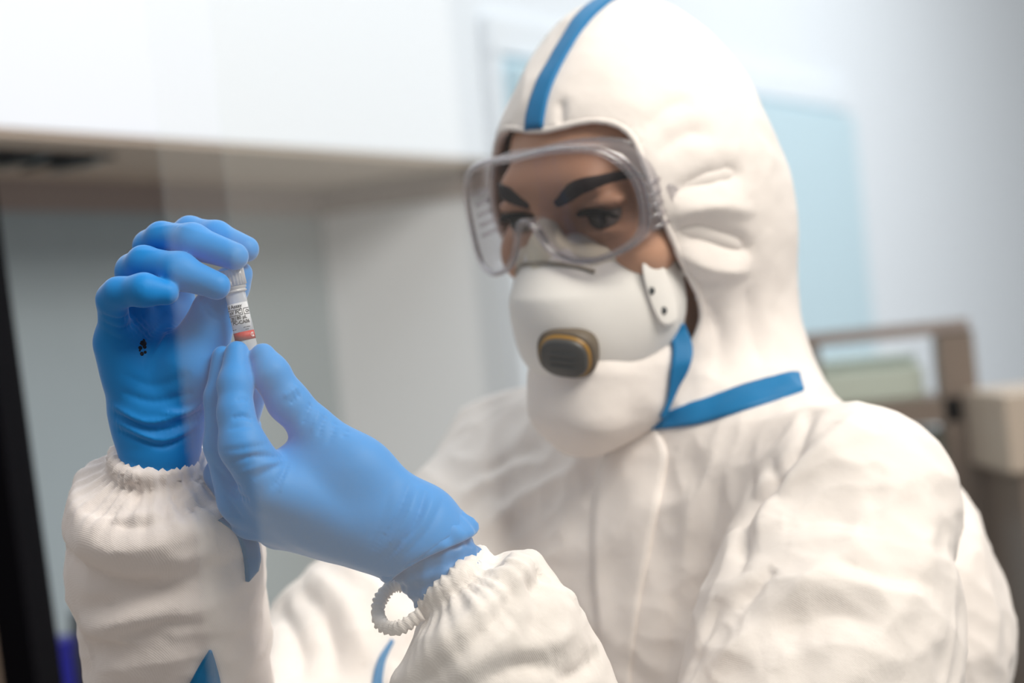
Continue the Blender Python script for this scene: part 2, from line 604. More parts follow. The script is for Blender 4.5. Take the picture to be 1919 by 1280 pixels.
TAUPE = mat('taupe_rail', (0.30, 0.25, 0.23, 1), 0.5, 0.3, vary=0.05)

# ------------------------------------------------------------------ setting
W0 = np.array([-0.54, 2.2, 0.0]); WE = unit([0.517, 0.93, 0]); WN = np.array([WE[1], -WE[0], 0.0]); ZZ = np.array([0, 0, 1.0])


def W(s, z, o=0.0):
    return W0 + WE * s + WN * o + ZZ * z


def wbox(mb, s0, s1, z0, z1, o0, o1):
    return mb.box(W((s0 + s1) / 2, (z0 + z1) / 2, (o0 + o1) / 2), WE * (s1 - s0) / 2, ZZ * (z1 - z0) / 2, WN * (o1 - o0) / 2)


tag(MB().box((1.0, 3.0, -0.05), (4.5, 0, 0), (0, 5.5, 0), (0, 0, 0.05)).build('floor', FLOORM, None, False), 'grey vinyl floor', None, None, 'structure')
# wall with a recess (s < 1.1, z < 1.79)
m = MB()
wbox(m, -2.5, 1.10, 1.79, 3.0, -0.55, 0.0)
wbox(m, 1.10, 6.5, 0.0, 3.0, -0.55, 0.0)
tag(m.build('wall_back', WALLW, None, False), 'white painted wall running back past the recess', None, None, 'structure')
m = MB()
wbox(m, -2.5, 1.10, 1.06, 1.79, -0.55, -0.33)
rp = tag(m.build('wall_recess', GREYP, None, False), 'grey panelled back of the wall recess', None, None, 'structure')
m = MB(); wbox(m, -2.5, 1.10, 0.0, 1.06, -0.33, 0.0)
tag(m.build('trim_1', BEIGEM, None, False), 'bench front under the wall recess', None, None, 'structure')
# pale blue double door with frame
m = MB(); wbox(m, 1.135, 2.755, 0.0, 1.955, 0.0, 0.012)
d1 = tag(m.build('door_1', DOORB, None, False), 'pale blue double door behind the hooded head', None, None, 'structure')
for s0, s1 in ((1.15, 1.935), (1.95, 2.74)):
    m = MB(); wbox(m, s0, s1, 0.02, 1.94, 0.01, 0.045); bevel(m.build('door_leaf', DOORB, d1, False), 0.004)
for s in (1.90, 1.985):
    m = MB(); m.tube([W(s, 1.0, 0.045), W(s, 1.0, 0.085), W(s, 1.25, 0.085), W(s, 1.25, 0.045)], 0.009, 10); m.build('door_handle', STEEL, d1)
m = MB(); wbox(m, 2.757, 2.82, 0.0, 1.957, 0.001, 0.02); wbox(m, 1.105, 1.133, 0.0, 1.957, 0.001, 0.02); wbox(m, 1.105, 2.82, 1.958, 2.02, 0.001, 0.02)
bevel(m.build('door_frame', WALLW, d1, False), 0.003)
m = MB(); wbox(m, -2.5, 1.09, 1.782, 1.79, -0.33, -0.004)  # beige stands in for reflected light under the white wall
tag(m.build('ceiling', BEIGEM, None, False), 'underside of the wall recess, reflected light put in as beige', None, None, 'structure')
m = MB(); wbox(m, -2.5, 1.10, 1.738, 1.783, -0.33, -0.318); wbox(m, 1.086, 1.10, 1.738, 1.783, -0.33, -0.002)
tag(m.build('trim_2', TAUPE, None, False), 'taupe trim strip round the top of the recess', None, None, 'structure')
vent = empty('wall_vent', W(0.1, 1.782, -0.10), 'dark louvred vent under the top of the recess', 'vent')
m = MB(); wbox(m, -0.30, 0.30, 1.776, 1.7825, -0.17, -0.09); m.build('vent_frame', DARKG, vent, False)
for i in range(12):
    sx = -0.28 + i * 0.05
    m = MB(); m.box(W(sx, 1.772, -0.13), WE * 0.012 + ZZ * 0.004, WN * 0.036, ZZ * 0.002); m.build('slat', GREYP if i % 2 else DARKG, vent, False)
# things on the bench at far left
m = MB(); m.box(W(0.20, 1.118, -0.2), WE * 0.026, ZZ * 0.058, WN * 0.03)
m.box(W(0.20, 1.180, -0.2), WE * 0.028, ZZ * 0.010, WN * 0.032)
tag(bevel(m.build('reagent_box', BLUEB, None, False), 0.004), 'deep blue plastic box on the bench beside the black post', 'box')
m = MB(); m.lathe(W(0.30, 1.06, -0.2), ZZ, [(0, 0.045), (0.10, 0.045), (0.125, 0.03), (0.15, 0.028)], 24)
tag(m.build('grey_canister', DARKG, None), 'dark grey canister on the bench behind the sleeve', 'canister')
# black sealed post at far left, nearer than the hands
post = empty('screen_post', (P(20, 1280, 0.75)[0], 0.75, 0.0), 'brown post with a black seal at the left edge', 'post')
x1 = P(95, 1280, 0.75)
x0 = P(-12, 500, 0.75)
ax = unit(x0 - x1)
ctr = x1 + ax * 0.0 - RT * 0.0065
m = MB(); m.box(ctr, RT * 0.0065, np.array([0, 0.02, 0]), ax * 0.55); m.build('seal', BLACKM, post, False)
m = MB(); m.box(ctr - RT * 0.0205, RT * 0.014, np.array([0, 0.025, 0]), ax * 0.55); m.build('post', POSTM, post, False)
zb = (ctr - ax * 0.54); m = MB(); m.box((zb[0] - 0.014, 0.75, zb[2] / 2 + 0.01), (0.02, 0, 0), (0, 0.025, 0), (0, 0, zb[2] / 2 + 0.01)); m.build('stand', POSTM, post, False)
# clear glass screen between the camera and the person
gx0 = P(302, 300, 0.80)[0]
scr = empty('glass_screen', (0.3, 0.80, 0.0), 'clear double glass screen standing before the person', 'screen')
for off, yy in ((0.0, 0.80), (0.0235, 0.812)):
    m = MB(); m.box(((gx0 + off + 0.62) / 2, yy, 1.115), ((0.62 - gx0 - off) / 2, 0, 0), (0, 0.002, 0), (0, 0, 1.08)); m.build('pane', PANE, scr, False)
m = MB(); m.box(((gx0 + 0.62) / 2, 0.806, 0.0165), ((0.62 - gx0) / 2, 0, 0), (0, 0.03, 0), (0, 0, 0.015)); m.build('foot_rail', STEEL, scr, False)

# behind the camera: unseen wall and glowing panel, added for the glass veil
GLOW = bpy.data.materials.new('veil_glow'); GLOW.use_nodes = True
wn_ = GLOW.node_tree; wn_.nodes.clear(); wo = wn_.nodes.new('ShaderNodeOutputMaterial'); we = wn_.nodes.new('ShaderNodeEmission')
we.inputs[0].default_value = (1.0, 0.92, 0.84, 1); we.inputs[1].default_value = 1.0; wn_.links.new(we.outputs[0], wo.inputs[0])
m = MB()
for x0_, x1_, z0_, z1_ in ((-3.0, -1.25, 0, 3), (-0.05, 3.0, 0, 3), (-1.25, -0.05, 0, 0.75), (-1.25, -0.05, 2.35, 3)):
    m.box(((x0_ + x1_) / 2, -1.65, (z0_ + z1_) / 2), ((x1_ - x0_) / 2, 0, 0), (0, 0.05, 0), (0, 0, (z1_ - z0_) / 2))
tag(m.build('wall_front', DARKW, None, False), 'grey wall behind the viewer, unseen, added to limit the glass veil', None, None, 'structure')
m = MB(); m.box((-0.65, -1.66, 1.55), (0.60, 0, 0), (0, 0.01, 0), (0, 0, 0.80))
wd_ = tag(m.build('veil_panel', GLOW, None, False), 'unseen glowing panel behind the viewer, added for the glass veil', None, None, 'structure')
m = MB()
for c_, hx, hz in (((-0.65, -1.59, 2.37), 0.64, 0.02), ((-0.65, -1.59, 0.73), 0.64, 0.02), ((-1.27, -1.59, 1.55), 0.02, 0.80), ((-0.03, -1.59, 1.55), 0.02, 0.80)):
    m.box(c_, (hx, 0, 0), (0, 0.02, 0), (0, 0, hz))
m.build('veil_panel_frame', DARKG, wd_, False)  # frame round the added glowing panel

# rack with an instrument at the right, far behind the shoulder
DR = 2.7


def pbox(mb, x0, y0, x1, y1, d, th):
    c = P((x0 + x1) / 2, (y0 + y1) / 2, d); mb.box(c, RT * (x1 - x0) / 2 / FPX * d, UP * (y1 - y0) / 2 / FPX * d, FW * th)
    return mb


def zpost(mb, px, py, d, half, z0, z1, dep=0.02):
    c = P(px, py, d); mb.box((c[0], c[1], (z0 + z1) / 2), (half, 0, 0), (0, dep, 0), (0, 0, (z1 - z0) / 2)); return mb


rack = empty('lab_rack', (P(1650, 900, DR)[0], DR, 0), 'brown lab rack with glass shelves behind the right shoulder', 'rack')
xr = P(1785, 640, DR); xl = P(1500, 620, DR); ztop = P(1785, 620, DR)[2]
m = MB(); m.box((xr[0], DR, ztop / 2), (0.024, 0, 0), (0, 0.02, 0), (0, 0, ztop / 2)); m.build('upright', BROWNM, rack, False)
m = MB(); m.box((xl[0], DR, ztop / 2), (0.020, 0, 0), (0, 0.02, 0), (0, 0, ztop / 2)); m.build('upright', BROWNM, rack, False)
cx, hw = (xr[0] + xl[0]) / 2, (xr[0] - xl[0]) / 2
m = MB(); m.box((cx, DR, ztop + 0.006), (hw + 0.02, 0, 0), (0, 0.02, 0), (0, 0, 0.009)); m.build('top_rail', TAUPE, rack, False)
m = MB(); m.box((cx, DR + 0.1, ztop - 0.105), (hw, 0, 0), (0, 0.12, 0), (0, 0, 0.017)); m.build('shelf', BROWNM, rack, False)
m = MB(); m.box((cx, DR + 0.1, ztop - 0.245), (hw, 0, 0), (0, 0.12, 0), (0, 0, 0.014)); m.build('shelf', BROWNM, rack, False)
m = MB(); m.box((cx, DR + 0.1, ztop - 0.50), (hw, 0, 0), (0, 0.12, 0), (0, 0, 0.014)); m.build('shelf', BROWNM, rack, False)
m = MB(); m.box((cx - 0.02, DR + 0.11, ztop - 0.065), (hw * 0.86, 0, 0), (0, 0.07, 0), (0, 0, 0.0225)); m.box((cx - 0.02, DR + 0.11, ztop - 0.035), (hw * 0.80, 0, 0), (0, 0.06, 0), (0, 0, 0.008))
tag(bevel(m.build('instrument_tray', MINT, None, False), 0.004), 'pale mint tray on the top shelf of the brown rack', 'tray')
m = MB(); m.box((cx + 0.02, DR + 0.11, ztop - 0.183), (hw * 0.8, 0, 0), (0, 0.07, 0), (0, 0, 0.047)); m.box((cx + 0.02, DR + 0.035, ztop - 0.18), (hw * 0.5, 0, 0), (0, 0.006, 0), (0, 0, 0.02))
tag(bevel(m.build('instrument_case', MINT, None, False), 0.006), 'pale mint instrument case on the middle shelf of the brown rack', 'case')
# beige cabinet with a brown door at far right
c0 = P(1950, 730, 2.5)
cab = empty('floor_cabinet', (c0[0], 2.5, 0), 'beige topped cabinet with brown door at the right edge', 'cabinet')
zt = P(1900, 735, 2.5)[2]; zd = P(1900, 885, 2.5)[2]; xl = P(1900, 900, 2.5)[0]
m = MB(); m.box((xl + 0.25, 2.6, (zt + zd) / 2), (0.26, 0, 0), (0, 0.13, 0), (0, 0, (zt - zd) / 2)); bevel(m.build('drawer_front', BEIGEM, cab, False), 0.004)
m = MB(); m.box((xl + 0.255, 2.6, zd / 2), (0.25, 0, 0), (0, 0.12, 0), (0, 0, zd / 2)); m.build('body', BROWNM, cab, False)
m = MB(); m.tube([(xl + 0.10, 2.47, zd + 0.05), (xl + 0.10, 2.45, zd + 0.05), (xl + 0.30, 2.45, zd + 0.05), (xl + 0.30, 2.47, zd + 0.05)], 0.006, 8); m.build('drawer_handle', STEEL, cab)
# ------------------------------------------------------------------ the person
person = empty('person', (0.12, 1.42, 0.0), 'person in white hooded coverall with goggles and respirator, holding up a vial', 'person')

# head frame
yaw, pit = math.radians(40), math.radians(18)
F0 = -math.sin(yaw) * RT - math.cos(yaw) * FW
HF = math.cos(pit) * F0 - math.sin(pit) * UP          # forward
HU = math.cos(pit) * UP + math.sin(pit) * F0          # up
HL = np.cross(HU, HF)                                  # person's left
H = P(1177, 345, 1.385)
HAX = (HL, HF, HU)


def hp(u, f, v):
    return H + HL * u + HF * f + HU * v


def huv(X, Y, Z):
    a, b, c = X - H[0], Y - H[1], Z - H[2]
    return (a * HL[0] + b * HL[1] + c * HL[2], a * HF[0] + b * HF[1] + c * HF[2], a * HU[0] + b * HU[1] + c * HU[2])


# torso frame
ty = math.radians(35)
TF = np.array([-math.sin(ty), -math.cos(ty), 0.0]); TL = np.array([math.cos(ty), -math.sin(ty), 0.0]); TU = ZZ
NB = P(1290, 745, 1.43)                                # neck base
SHL = P(1598, 968, 1.27); ELL = P(1200, 1760, 1.11); ELU = P(1440, 1760, 1.13); WRL = P(836, 1072, 1.10)
SHR = P(985, 900, 1.54); ELR = P(385, 1680, 1.26); WRR = P(294, 850, 1.127)

# ---- head (skin)
fd = Field(H - 0.17, H + 0.17, 0.002)
fd.ell(hp(0.004, -0.018, 0.020), HAX, (0.071, 0.084, 0.080))
fd.ell(hp(0, 0.030, 0.038), HAX, (0.058, 0.052, 0.038), 0.02)
fd.ell(hp(0, 0.022, -0.016), HAX, (0.064, 0.064, 0.074), 0.025)
fd.ell(hp(0, 0.045, -0.085), HAX, (0.045, 0.042, 0.035), 0.03)       # jaw, chin
fd.cone(hp(-0.028, 0.083, 0.018), hp(0.028, 0.083, 0.018), 0.013, 0.013, 0.02)   # brow ridge
for s in (-1, 1):
    fd.ell(hp(s * 0.045, 0.062, -0.03), HAX, (0.022, 0.022, 0.022), 0.02)        # cheek
    fd.ell(hp(s * 0.033, 0.098, -0.002), HAX, (0.019, 0.018, 0.014), 0.012, 'cut')  # socket
fd.chain([hp(0, 0.086, 0.008), hp(0, 0.093, -0.022), hp(0, 0.099, -0.042)], [0.008, 0.009, 0.010], 0.012)
for s in (-1, 1):
    fd.ell(hp(s * 0.012, 0.090, -0.045), HAX, (0.009, 0.011, 0.008), 0.008)
    fd.ell(hp(s * 0.074, -0.005, -0.012), HAX, (0.008, 0.018, 0.030), 0.006)      # ear
    fd.ell(hp(s * 0.0335, 0.0755, 0.0070), HAX, (0.0180, 0.0138, 0.0064), 0.003)   # upper lid
    fd.ell(hp(s * 0.0335, 0.0735, -0.0135), HAX, (0.0165, 0.0122, 0.0052), 0.003)   # lower lid
fd.cone(hp(-0.018, 0.088, -0.070), hp(0.018, 0.088, -0.070), 0.007, 0.007, 0.008)
fd.cone(H - HU * 0.05 - HF * 0.02, NB - TU * 0.03, 0.056, 0.062, 0.03)
V, Q = fd.mesh(2)
headm = link('head', np_mesh('head', V, Q), SKIN, person)
hb = bvh_of(V, Q)
for s in (-1, 1):
    c = hp(s * 0.0335, 0.0735, -0.0025)
    m = MB(); m.lathe(c - HF * 0.0125, HF, [(0.0125 * (1 - math.cos(t)), 0.0125 * math.sin(t) + 1e-5) for t in np.linspace(0, math.pi, 14)], 24)
    ey = m.build('eyeball', EYEW, headm)
    gz = unit(HF * 1.0 + HL * 0.05 - HU * 0.08)
    m = MB(); m.lathe(c, gz, [(0.0104, 0.0072), (0.0122, 0.0066), (0.0131, 0.003), (0.0133, 0.0001)], 24); m.build('iris', IRIS, headm)
    m = MB(); pts = [hp(s * (0.0335 + 0.0165 * q), 0.0888 - 0.006 * q * q, -0.0008 + 0.0032 * (1 - q * q) - 0.002 * (q > 0.8)) for q in np.linspace(-1, 1, 13)]
    m.tube(pts, [0.0011 + 0.0017 * (1 - abs(q) ** 2) for q in np.linspace(-1, 1, 13)], 6); m.build('eyelashes', LASH, headm)  # lashes thickened to stand for their shadow as well
    # brow follows the ridge
    br = smooth_pts([(0.011, 0.011), (0.022, 0.0165), (0.036, 0.0215), (0.050, 0.0195), (0.059, 0.014)], 26)
    rows = []
    pts, rad = [], []
    for i, (u, v) in enumerate(br):
        o = hp(s * u, 0.2, v); h_ = hb.ray_cast(Vector(o), Vector(-HF))
        if h_[0] is None: continue
        pts.append(np.array(h_[0])); t = i / 25.0
        rad.append(0.0066 * (math.sin(math.pi * min(1, 0.07 + t * 0.95)) ** 0.6 + 0.05) * (1 - 0.55 * t))
    m = MB(); m.tube(pts, rad, 8, flat=0.28, nrm=HF); m.build('eyebrow', BROW, headm)
m = MB(); m.tube([hp(q * 0.022, 0.0945 - 6 * (q * 0.022) ** 2 * 0.9, -0.0665) for q in np.linspace(-1, 1, 9)], [0.001 + 0.0035 * (1 - q * q) for q in np.linspace(-1, 1, 9)], 8); m.build('lip', LIP, headm)
m = MB(); m.tube([hp(q * 0.020, 0.0945 - 6 * (q * 0.020) ** 2 * 0.9, -0.0745) for q in np.linspace(-1, 1, 9)], [0.001 + 0.004 * (1 - q * q) for q in np.linspace(-1, 1, 9)], 8); m.build('lip', LIP, headm)

# ---- coverall (hood, torso, sleeves are one garment)
HC = hp(0.0, -0.012, 0.012); HR = (0.097, 0.116, 0.128)
lo = np.array([-0.36, 0.93, 1.02]); hi = np.array([0.50, 1.78, 1.80])
fd = Field(lo, hi, 0.0026)
fd.cone(P(1190, 345, 1.390), P(1172, 172, 1.400), 0.0970, 0.065, 0.0)     # hood, narrowing to the crown
fd.ell(HC, HAX, (0.092, 0.106, 0.100), 0.02)
fd.cone(hp(0, -0.035, -0.06), NB + TU * 0.02, 0.088, 0.080, 0.04)        # hood skirt to the collar
fd.ell(NB - TU * 0.16 - TF * 0.0, (TL, TF, TU), (0.165, 0.115, 0.20), 0.05)
fd.ell(NB - TU * 0.36 + TF * 0.01, (TL, TF, TU), (0.165, 0.125, 0.24), 0.06)
for s_ in (SHL, SHR):
    fd.cone(NB - TU * 0.055, s_ + TU * 0.005, 0.055, 0.060, 0.04)
fd.ell(P(1690, 1230, 1.40), (RT, FW, UP), (0.075, 0.09, 0.14), 0.03)     # slack cloth at the back of the armhole
arm = fd.blank()
arm.chain([SHL, lerp(SHL, ELU, 0.35), lerp(SHL, ELU, 0.6), ELU, ELL], [0.064, 0.078, 0.076, 0.068, 0.062], 0.03)
fl = lambda t: lerp(WRL, ELL, t)
arm.chain([fl(-0.10), fl(0.045), fl(0.075), fl(0.13), fl(0.22), fl(0.34), fl(0.6), ELL], [0.027, 0.040, 0.047, 0.051, 0.053, 0.052, 0.054, 0.062], 0.005)
arm.chain([SHR, lerp(SHR, ELR, 0.5), ELR], [0.066, 0.078, 0.070], 0.03)
fr = lambda t: lerp(WRR, ELR, t)
arm.chain([fr(-0.10), fr(0.045), fr(0.075), fr(0.12), fr(0.24), fr(0.34), fr(0.6), ELR], [0.027, 0.040, 0.048, 0.053, 0.056, 0.053, 0.054, 0.064], 0.005)


def plane_cut(f, p, n, rad):
    """flat end: remove what lies beyond the plane near p (n points away)"""
    s, g = f.sub(p - rad, p + rad)
    d = (g[0] - p[0]) * n[0] + (g[1] - p[1]) * n[1] + (g[2] - p[2]) * n[2]
    f.F[s] = np.maximum(f.F[s], d).astype(np.float32)


CAL = unit(P(835, 1070, 1.1) - P(898, 1150, 1.1))
plane_cut(arm, P(835, 1070, 1.10), CAL, 0.09)
plane_cut(arm, P(293, 846, 1.127), unit(WRR - ELR), 0.09)


def cuff_limit(f, p, n, r0, ln, slope, rad=0.11):
    """elastic cuff: hold the sleeve to radius r0 for ln metres behind the plane, then let it puff out"""
    s, g = f.sub(p - rad, p + rad)
    a, b, c = g[0] - p[0], g[1] - p[1], g[2] - p[2]
    x = -(a * n[0] + b * n[1] + c * n[2])
    r = np.sqrt(np.maximum(a * a + b * b + c * c - x * x, 0))
    lim = r0 + np.maximum(0, x - ln) * slope
    q = np.where(x > -0.02, (r - lim) * 0.6, -1.0)
    F = f.F[s]; k = 0.004
    h = np.clip(0.5 - 0.5 * (F - q) / k, 0, 1)
    f.F[s] = (F * (1 - h) + q * h + k * h * (1 - h)).astype(np.float32)


cuff_limit(arm, P(293, 846, 1.127), unit(WRR - ELR), 0.0262, 0.011, 2.6)
cuff_limit(arm, P(835, 1070, 1.10), CAL, 0.0268, 0.012, 1.9)
fd.merge(arm, 0.02)
# face opening: half outline read off the hood, mirrored about the nose line
half = [(0.0, 0.055), (0.030, 0.058), (0.048, 0.053), (0.060, 0.040), (0.067, 0.015), (0.069, -0.02), (0.068, -0.06), (0.058, -0.10), (0.03, -0.125), (0.0, -0.13)]
op = [p for p in half] + [(-a, b) for a, b in half[::-1][1:-1]]
op = smooth_closed(op, 60)


def poly_sdf(U, Vv, poly):
    d = None; sgn = None
    n = len(poly)
    for i in range(n):
        a = poly[i]; b = poly[i - 1]
        ex, ey = b[0] - a[0], b[1] - a[1]
        wx, wy = U - a[0], Vv - a[1]
        t = np.clip((wx * ex + wy * ey) / (ex * ex + ey * ey + 1e-12), 0, 1)
        q = (wx - ex * t) ** 2 + (wy - ey * t) ** 2
        d = q if d is None else np.minimum(d, q)
        c1 = Vv >= a[1]; c2 = Vv < b[1]; c3 = ex * wy > ey * wx
        flip = (c1 & c2 & c3) | (~c1 & ~c2 & ~c3)
        sgn = flip if sgn is None else sgn ^ flip
    return np.where(sgn, -np.sqrt(d), np.sqrt(d))


s_, g_ = fd.sub(H - 0.2, H + 0.2)
U_, F_, V_ = huv(*g_)
D = fd.F[s_]
cav = np.maximum(D + 0.005, np.sqrt((U_ / 0.12) ** 2 + ((F_ - 0.02) / 0.15) ** 2 + ((V_ + 0.0) / 0.15) ** 2) * 0.12 - 0.12)
D = np.maximum(D, -cav)
ps = poly_sdf(U_, V_, op)
D = np.maximum(D, -np.maximum(ps, 0.0 - F_))
fd.F[s_] = D.astype(np.float32)
V, Q = fd.mesh(2)
N = vnormals(V, Q)
b0 = bvh_of(V, Q)
# broad soft crumple everywhere, elastic gathers at the cuffs, then the traced folds
wp = V + 0.03 * np.stack([noise(V * 7 + 5), noise(V * 7 + 15), noise(V * 7 + 25)], 1)
wr = (ridged(wp * 8.0 + 3) - 0.6) * 0.0062 + (ridged(wp * 17 + 9) - 0.6) * 0.0046 + (ridged(wp * 38 + 2) - 0.6) * 0.0021
dh = np.linalg.norm(V - H, axis=1)
wr *= np.clip((dh - 0.10) / 0.08, 0.35, 1)
V = V + N * wr[:, None]


def gather(V, N, a, b, L, n, amp):
    ax = unit(b - a); q = V - a; t = q @ ax; r = np.linalg.norm(q - t[:, None] * ax, axis=1)
    e1 = unit(np.cross(ax, [0.2, 0.9, 0.3])); e2 = np.cross(ax, e1)
    th = np.arctan2(q @ e2, q @ e1)
    wgt = np.exp(-np.clip(t - L, 0, 9) / 0.012) * (t > -0.03) * (r < 0.07) * (t < 0.12)
    ph = noise(np.stack([np.cos(th) * 3, np.sin(th) * 3, t * 8], 1)) * 4
    return V + N * (wgt * amp * np.sin(n * th + ph))[:, None]


V = gather(V, N, WRL, ELL, 0.010, 30, 0.0013)
V = gather(V, N, WRR, ELR, 0.010, 30, 0.0013)
FOLDS = [
    # shoulder and upper arm on the right
    ([(1570, 795), (1480, 870), (1420, 940), (1392, 1010), (1383, 1080)], -6, 8), ([(1610, 775), (1510, 872), (1440, 960), (1415, 1030)], 4, 10),
    ([(1330, 1275), (1400, 1190), (1520, 1085), (1610, 1010)], 5, 13), ([(1375, 1140), (1410, 1100), (1450, 1060)], -5, 8),
    ([(1465, 985), (1550, 965), (1630, 985)], -4, 10), ([(1470, 1015), (1550, 1005), (1610, 1010)], 2.5, 8), ([(1550, 1040), (1640, 1070), (1745, 1095)], -4, 8),
    ([(1540, 1075), (1650, 1110), (1740, 1125)], 3.5, 10), ([(1450, 1190), (1560, 1150), (1660, 1180)], -3, 10), ([(1430, 1240), (1560, 1210), (1700, 1250)], 3, 12),
    ([(1808, 930), (1792, 1060), (1750, 1190), (1705, 1290)], -8, 9), ([(1440, 860), (1462, 945)], -3, 6), ([(1400, 880), (1412, 945)], -3, 6),
    ([(1350, 890), (1335, 1000), (1330, 1100)], -2.5, 8), ([(1300, 900), (1290, 1000), (1270, 1120)], 2.5, 9), ([(1520, 770), (1500, 830), (1450, 900)], -3, 7),
    ([(1660, 850), (1640, 930), (1650, 1010)], -2.0, 9), ([(1720, 900), (1735, 1000), (1720, 1080)], 2.5, 9),
    # chest
    ([(880, 1010), (950, 960), (1040, 900), (1105, 862)], 4.5, 8), ([(895, 1060), (990, 975), (1085, 905)], -4, 8), ([(935, 1090), (1000, 1005), (1075, 935)], 4, 8),
    ([(1005, 1110), (1055, 1010), (1100, 945)], -5, 8), ([(1060, 1130), (1090, 1040), (1105, 980)], 3, 7), ([(900, 900), (960, 860), (1010, 840)], -4, 8), ([(860, 940), (940, 890), (1030, 862)], 3, 8),
    ([(1280, 1060), (1265, 1160), (1250, 1280)], -3, 8), ([(1350, 1120), (1320, 1200), (1290, 1280)], -4, 9),
    # far sleeve
    ([(150, 950), (250, 985), (340, 965), (420, 920)], -5, 8), ([(140, 1000), (230, 1030), (330, 1005), (430, 960)], 4, 11), ([(118, 1015), (165, 1072), (225, 1100), (300, 1095)], -6, 7),
    ([(150, 1150), (250, 1125), (370, 1085), (455, 1045)], -5, 9), ([(150, 1185), (250, 1158), (340, 1150), (430, 1110)], 4, 10), ([(165, 1215), (260, 1195), (320, 1165), (385, 1180)], -6, 9),
    ([(180, 1260), (280, 1235), (370, 1225)], 3.5, 9), ([(330, 905), (322, 950), (285, 970)], -3, 5), ([(240, 900), (262, 940), (250, 965)], -2.5, 5), ([(380, 900), (350, 950)], 2.5, 6),
    ([(400, 1010), (350, 1040), (300, 1040)], 3, 8),
    # near sleeve
    ([(790, 1280), (850, 1228), (915, 1180), (960, 1120)], -4.5, 7), ([(850, 1282), (905, 1225), (965, 1170)], 4, 9), ([(1040, 1272), (1085, 1258), (1122, 1222)], -6, 8), ([(890, 1285), (960, 1255), (1050, 1250)], -4, 8),
    ([(760, 1215), (800, 1180), (850, 1150)], -3, 5), ([(990, 1080), (1010, 1130), (1000, 1190)], -3, 7), ([(1050, 1120), (1060, 1170), (1040, 1220)], 3, 9), ([(930, 1060), (960, 1100), (950, 1140)], -2.5, 5),
    ([(720, 1290), (760, 1230), (800, 1195)], 3, 7),
    # far upper arm
    ([(560, 1095), (610, 1160), (640, 1290)], -5, 10), ([(515, 1130), (555, 1200), (565, 1290)], -5, 9), ([(640, 1055), (700, 1100), (740, 1160)], 4, 10), ([(590, 1075), (650, 1140), (690, 1250)], 4, 10),
    # hood
    ([(1262, 430), (1330, 442), (1415, 472)], -6, 8), ([(1256, 362), (1330, 335), (1395, 322)], -4, 7), ([(1268, 470), (1330, 500), (1405, 508)], 5, 9), ([(1262, 400), (1340, 385), (1410, 395)], 4, 8),
    ([(1275, 520), (1330, 545), (1380, 560)], -3, 9), ([(1195, 252), (1250, 205), (1295, 185)], -3, 7), ([(1225, 290), (1290, 250), (1340, 250)], -2.5, 7),
    ([(1052, 240), (1050, 185)], -2.2, 4), ([(1075, 238), (1068, 175)], -2.2, 4), ([(1110, 235), (1106, 180)], -2.5, 4), ([(1150, 240), (1168, 195)], -2.2, 4), ([(1092, 236), (1088, 190)], 1.6, 4), ([(970, 262), (965, 215)], -2, 4),
    ([(1295, 560), (1312, 640), (1300, 710)], 4, 9), ([(1330, 560), (1350, 640), (1340, 710)], -4, 9), ([(1400, 540), (1410, 620), (1430, 690)], -3, 9),
]
V = folds(V, N, b0, FOLDS, 1.35)
coverall = link('coverall', np_mesh('coverall', V, Q), SUIT, person)
cb = bvh_of(V, Q)
# legs and boots of the coverall
m2 = Field((-0.35, 0.95, 0.0), (0.55, 1.95, 1.12), 0.009)
pel = np.array([NB[0], NB[1], 0]) + TF * 0.005
m2.ell(pel + ZZ * 1.02, (TL, TF, TU), (0.16, 0.125, 0.19))
for s in (-1, 1):
    m2.chain([pel + TL * 0.09 * s + ZZ * 0.92, pel + TL * 0.10 * s + ZZ * 0.5, pel + TL * 0.11 * s + ZZ * 0.1], [0.098, 0.078, 0.068], 0.03)
    m2.ell(pel + TL * 0.11 * s + TF * 0.06 + ZZ * 0.05, (TL, TF, TU), (0.055, 0.15, 0.05), 0.03)
V2, Q2 = m2.mesh(1)
V2[:, 2] = np.maximum(V2[:, 2], 0.001)
link('trousers', np_mesh('trousers', V2, Q2), SUIT, coverall)

# blue seam tapes
TAPES = [
    ([(1212, 786), (1300, 756), (1400, 722), (1470, 702), (1496, 700)], [(1222, 806), (1310, 795), (1400, 768), (1480, 742), (1506, 733)]),
]
for a, b in TAPES:
    ribbon('seam_tape', cb, a, b, TAPE, coverall)

# tape over the crown of the hood, along its middle seam
q0 = np.array(cast(cb, 1008, 200)[0]) - H
u0 = float(q0 @ HL); top_, nor_ = [], []
th0 = math.atan2(0.053, 0.106)
for th in np.linspace(th0, math.radians(175), 60):
    d_ = HF * math.cos(th) + HU * math.sin(th); rw, nw = [], []
    for uu in np.linspace(-0.0072, 0.0072, 7):
        hit = cb.ray_cast(Vector(HC + HL * (u0 + uu) + d_ * 0.30), Vector(-d_))
        rw.append(np.array(hit[0])); nw.append(np.array(hit[1]))
    top_.append(rw); nor_.append(nw)
strip('seam_tape', np.array(top_), np.array(nor_), TAPE, coverall)

# elastic hem round the face opening
hem = []
for (u, v) in smooth_closed(op, 120):
    hit = cb.ray_cast(Vector(hp(u * 1.03, 0.25, v * 1.03)), Vector(-HF))
    if hit[0] is not None and (not hem or np.linalg.norm(np.array(hit[0]) - hem[-1]) < 0.05):
        hem.append(np.array(hit[0]))
hem = relax_loop = np.array(hem)
for _ in range(6):
    hem = (np.roll(hem, 1, 0) + np.roll(hem, -1, 0) + 2 * hem) / 4
m = MB(); m.tube(list(hem), 0.0021, 10, closed=True, ripple=lambda i, k: 0.10 * math.sin(i * 2.1)); m.build('hood_hem', SUIT, coverall)

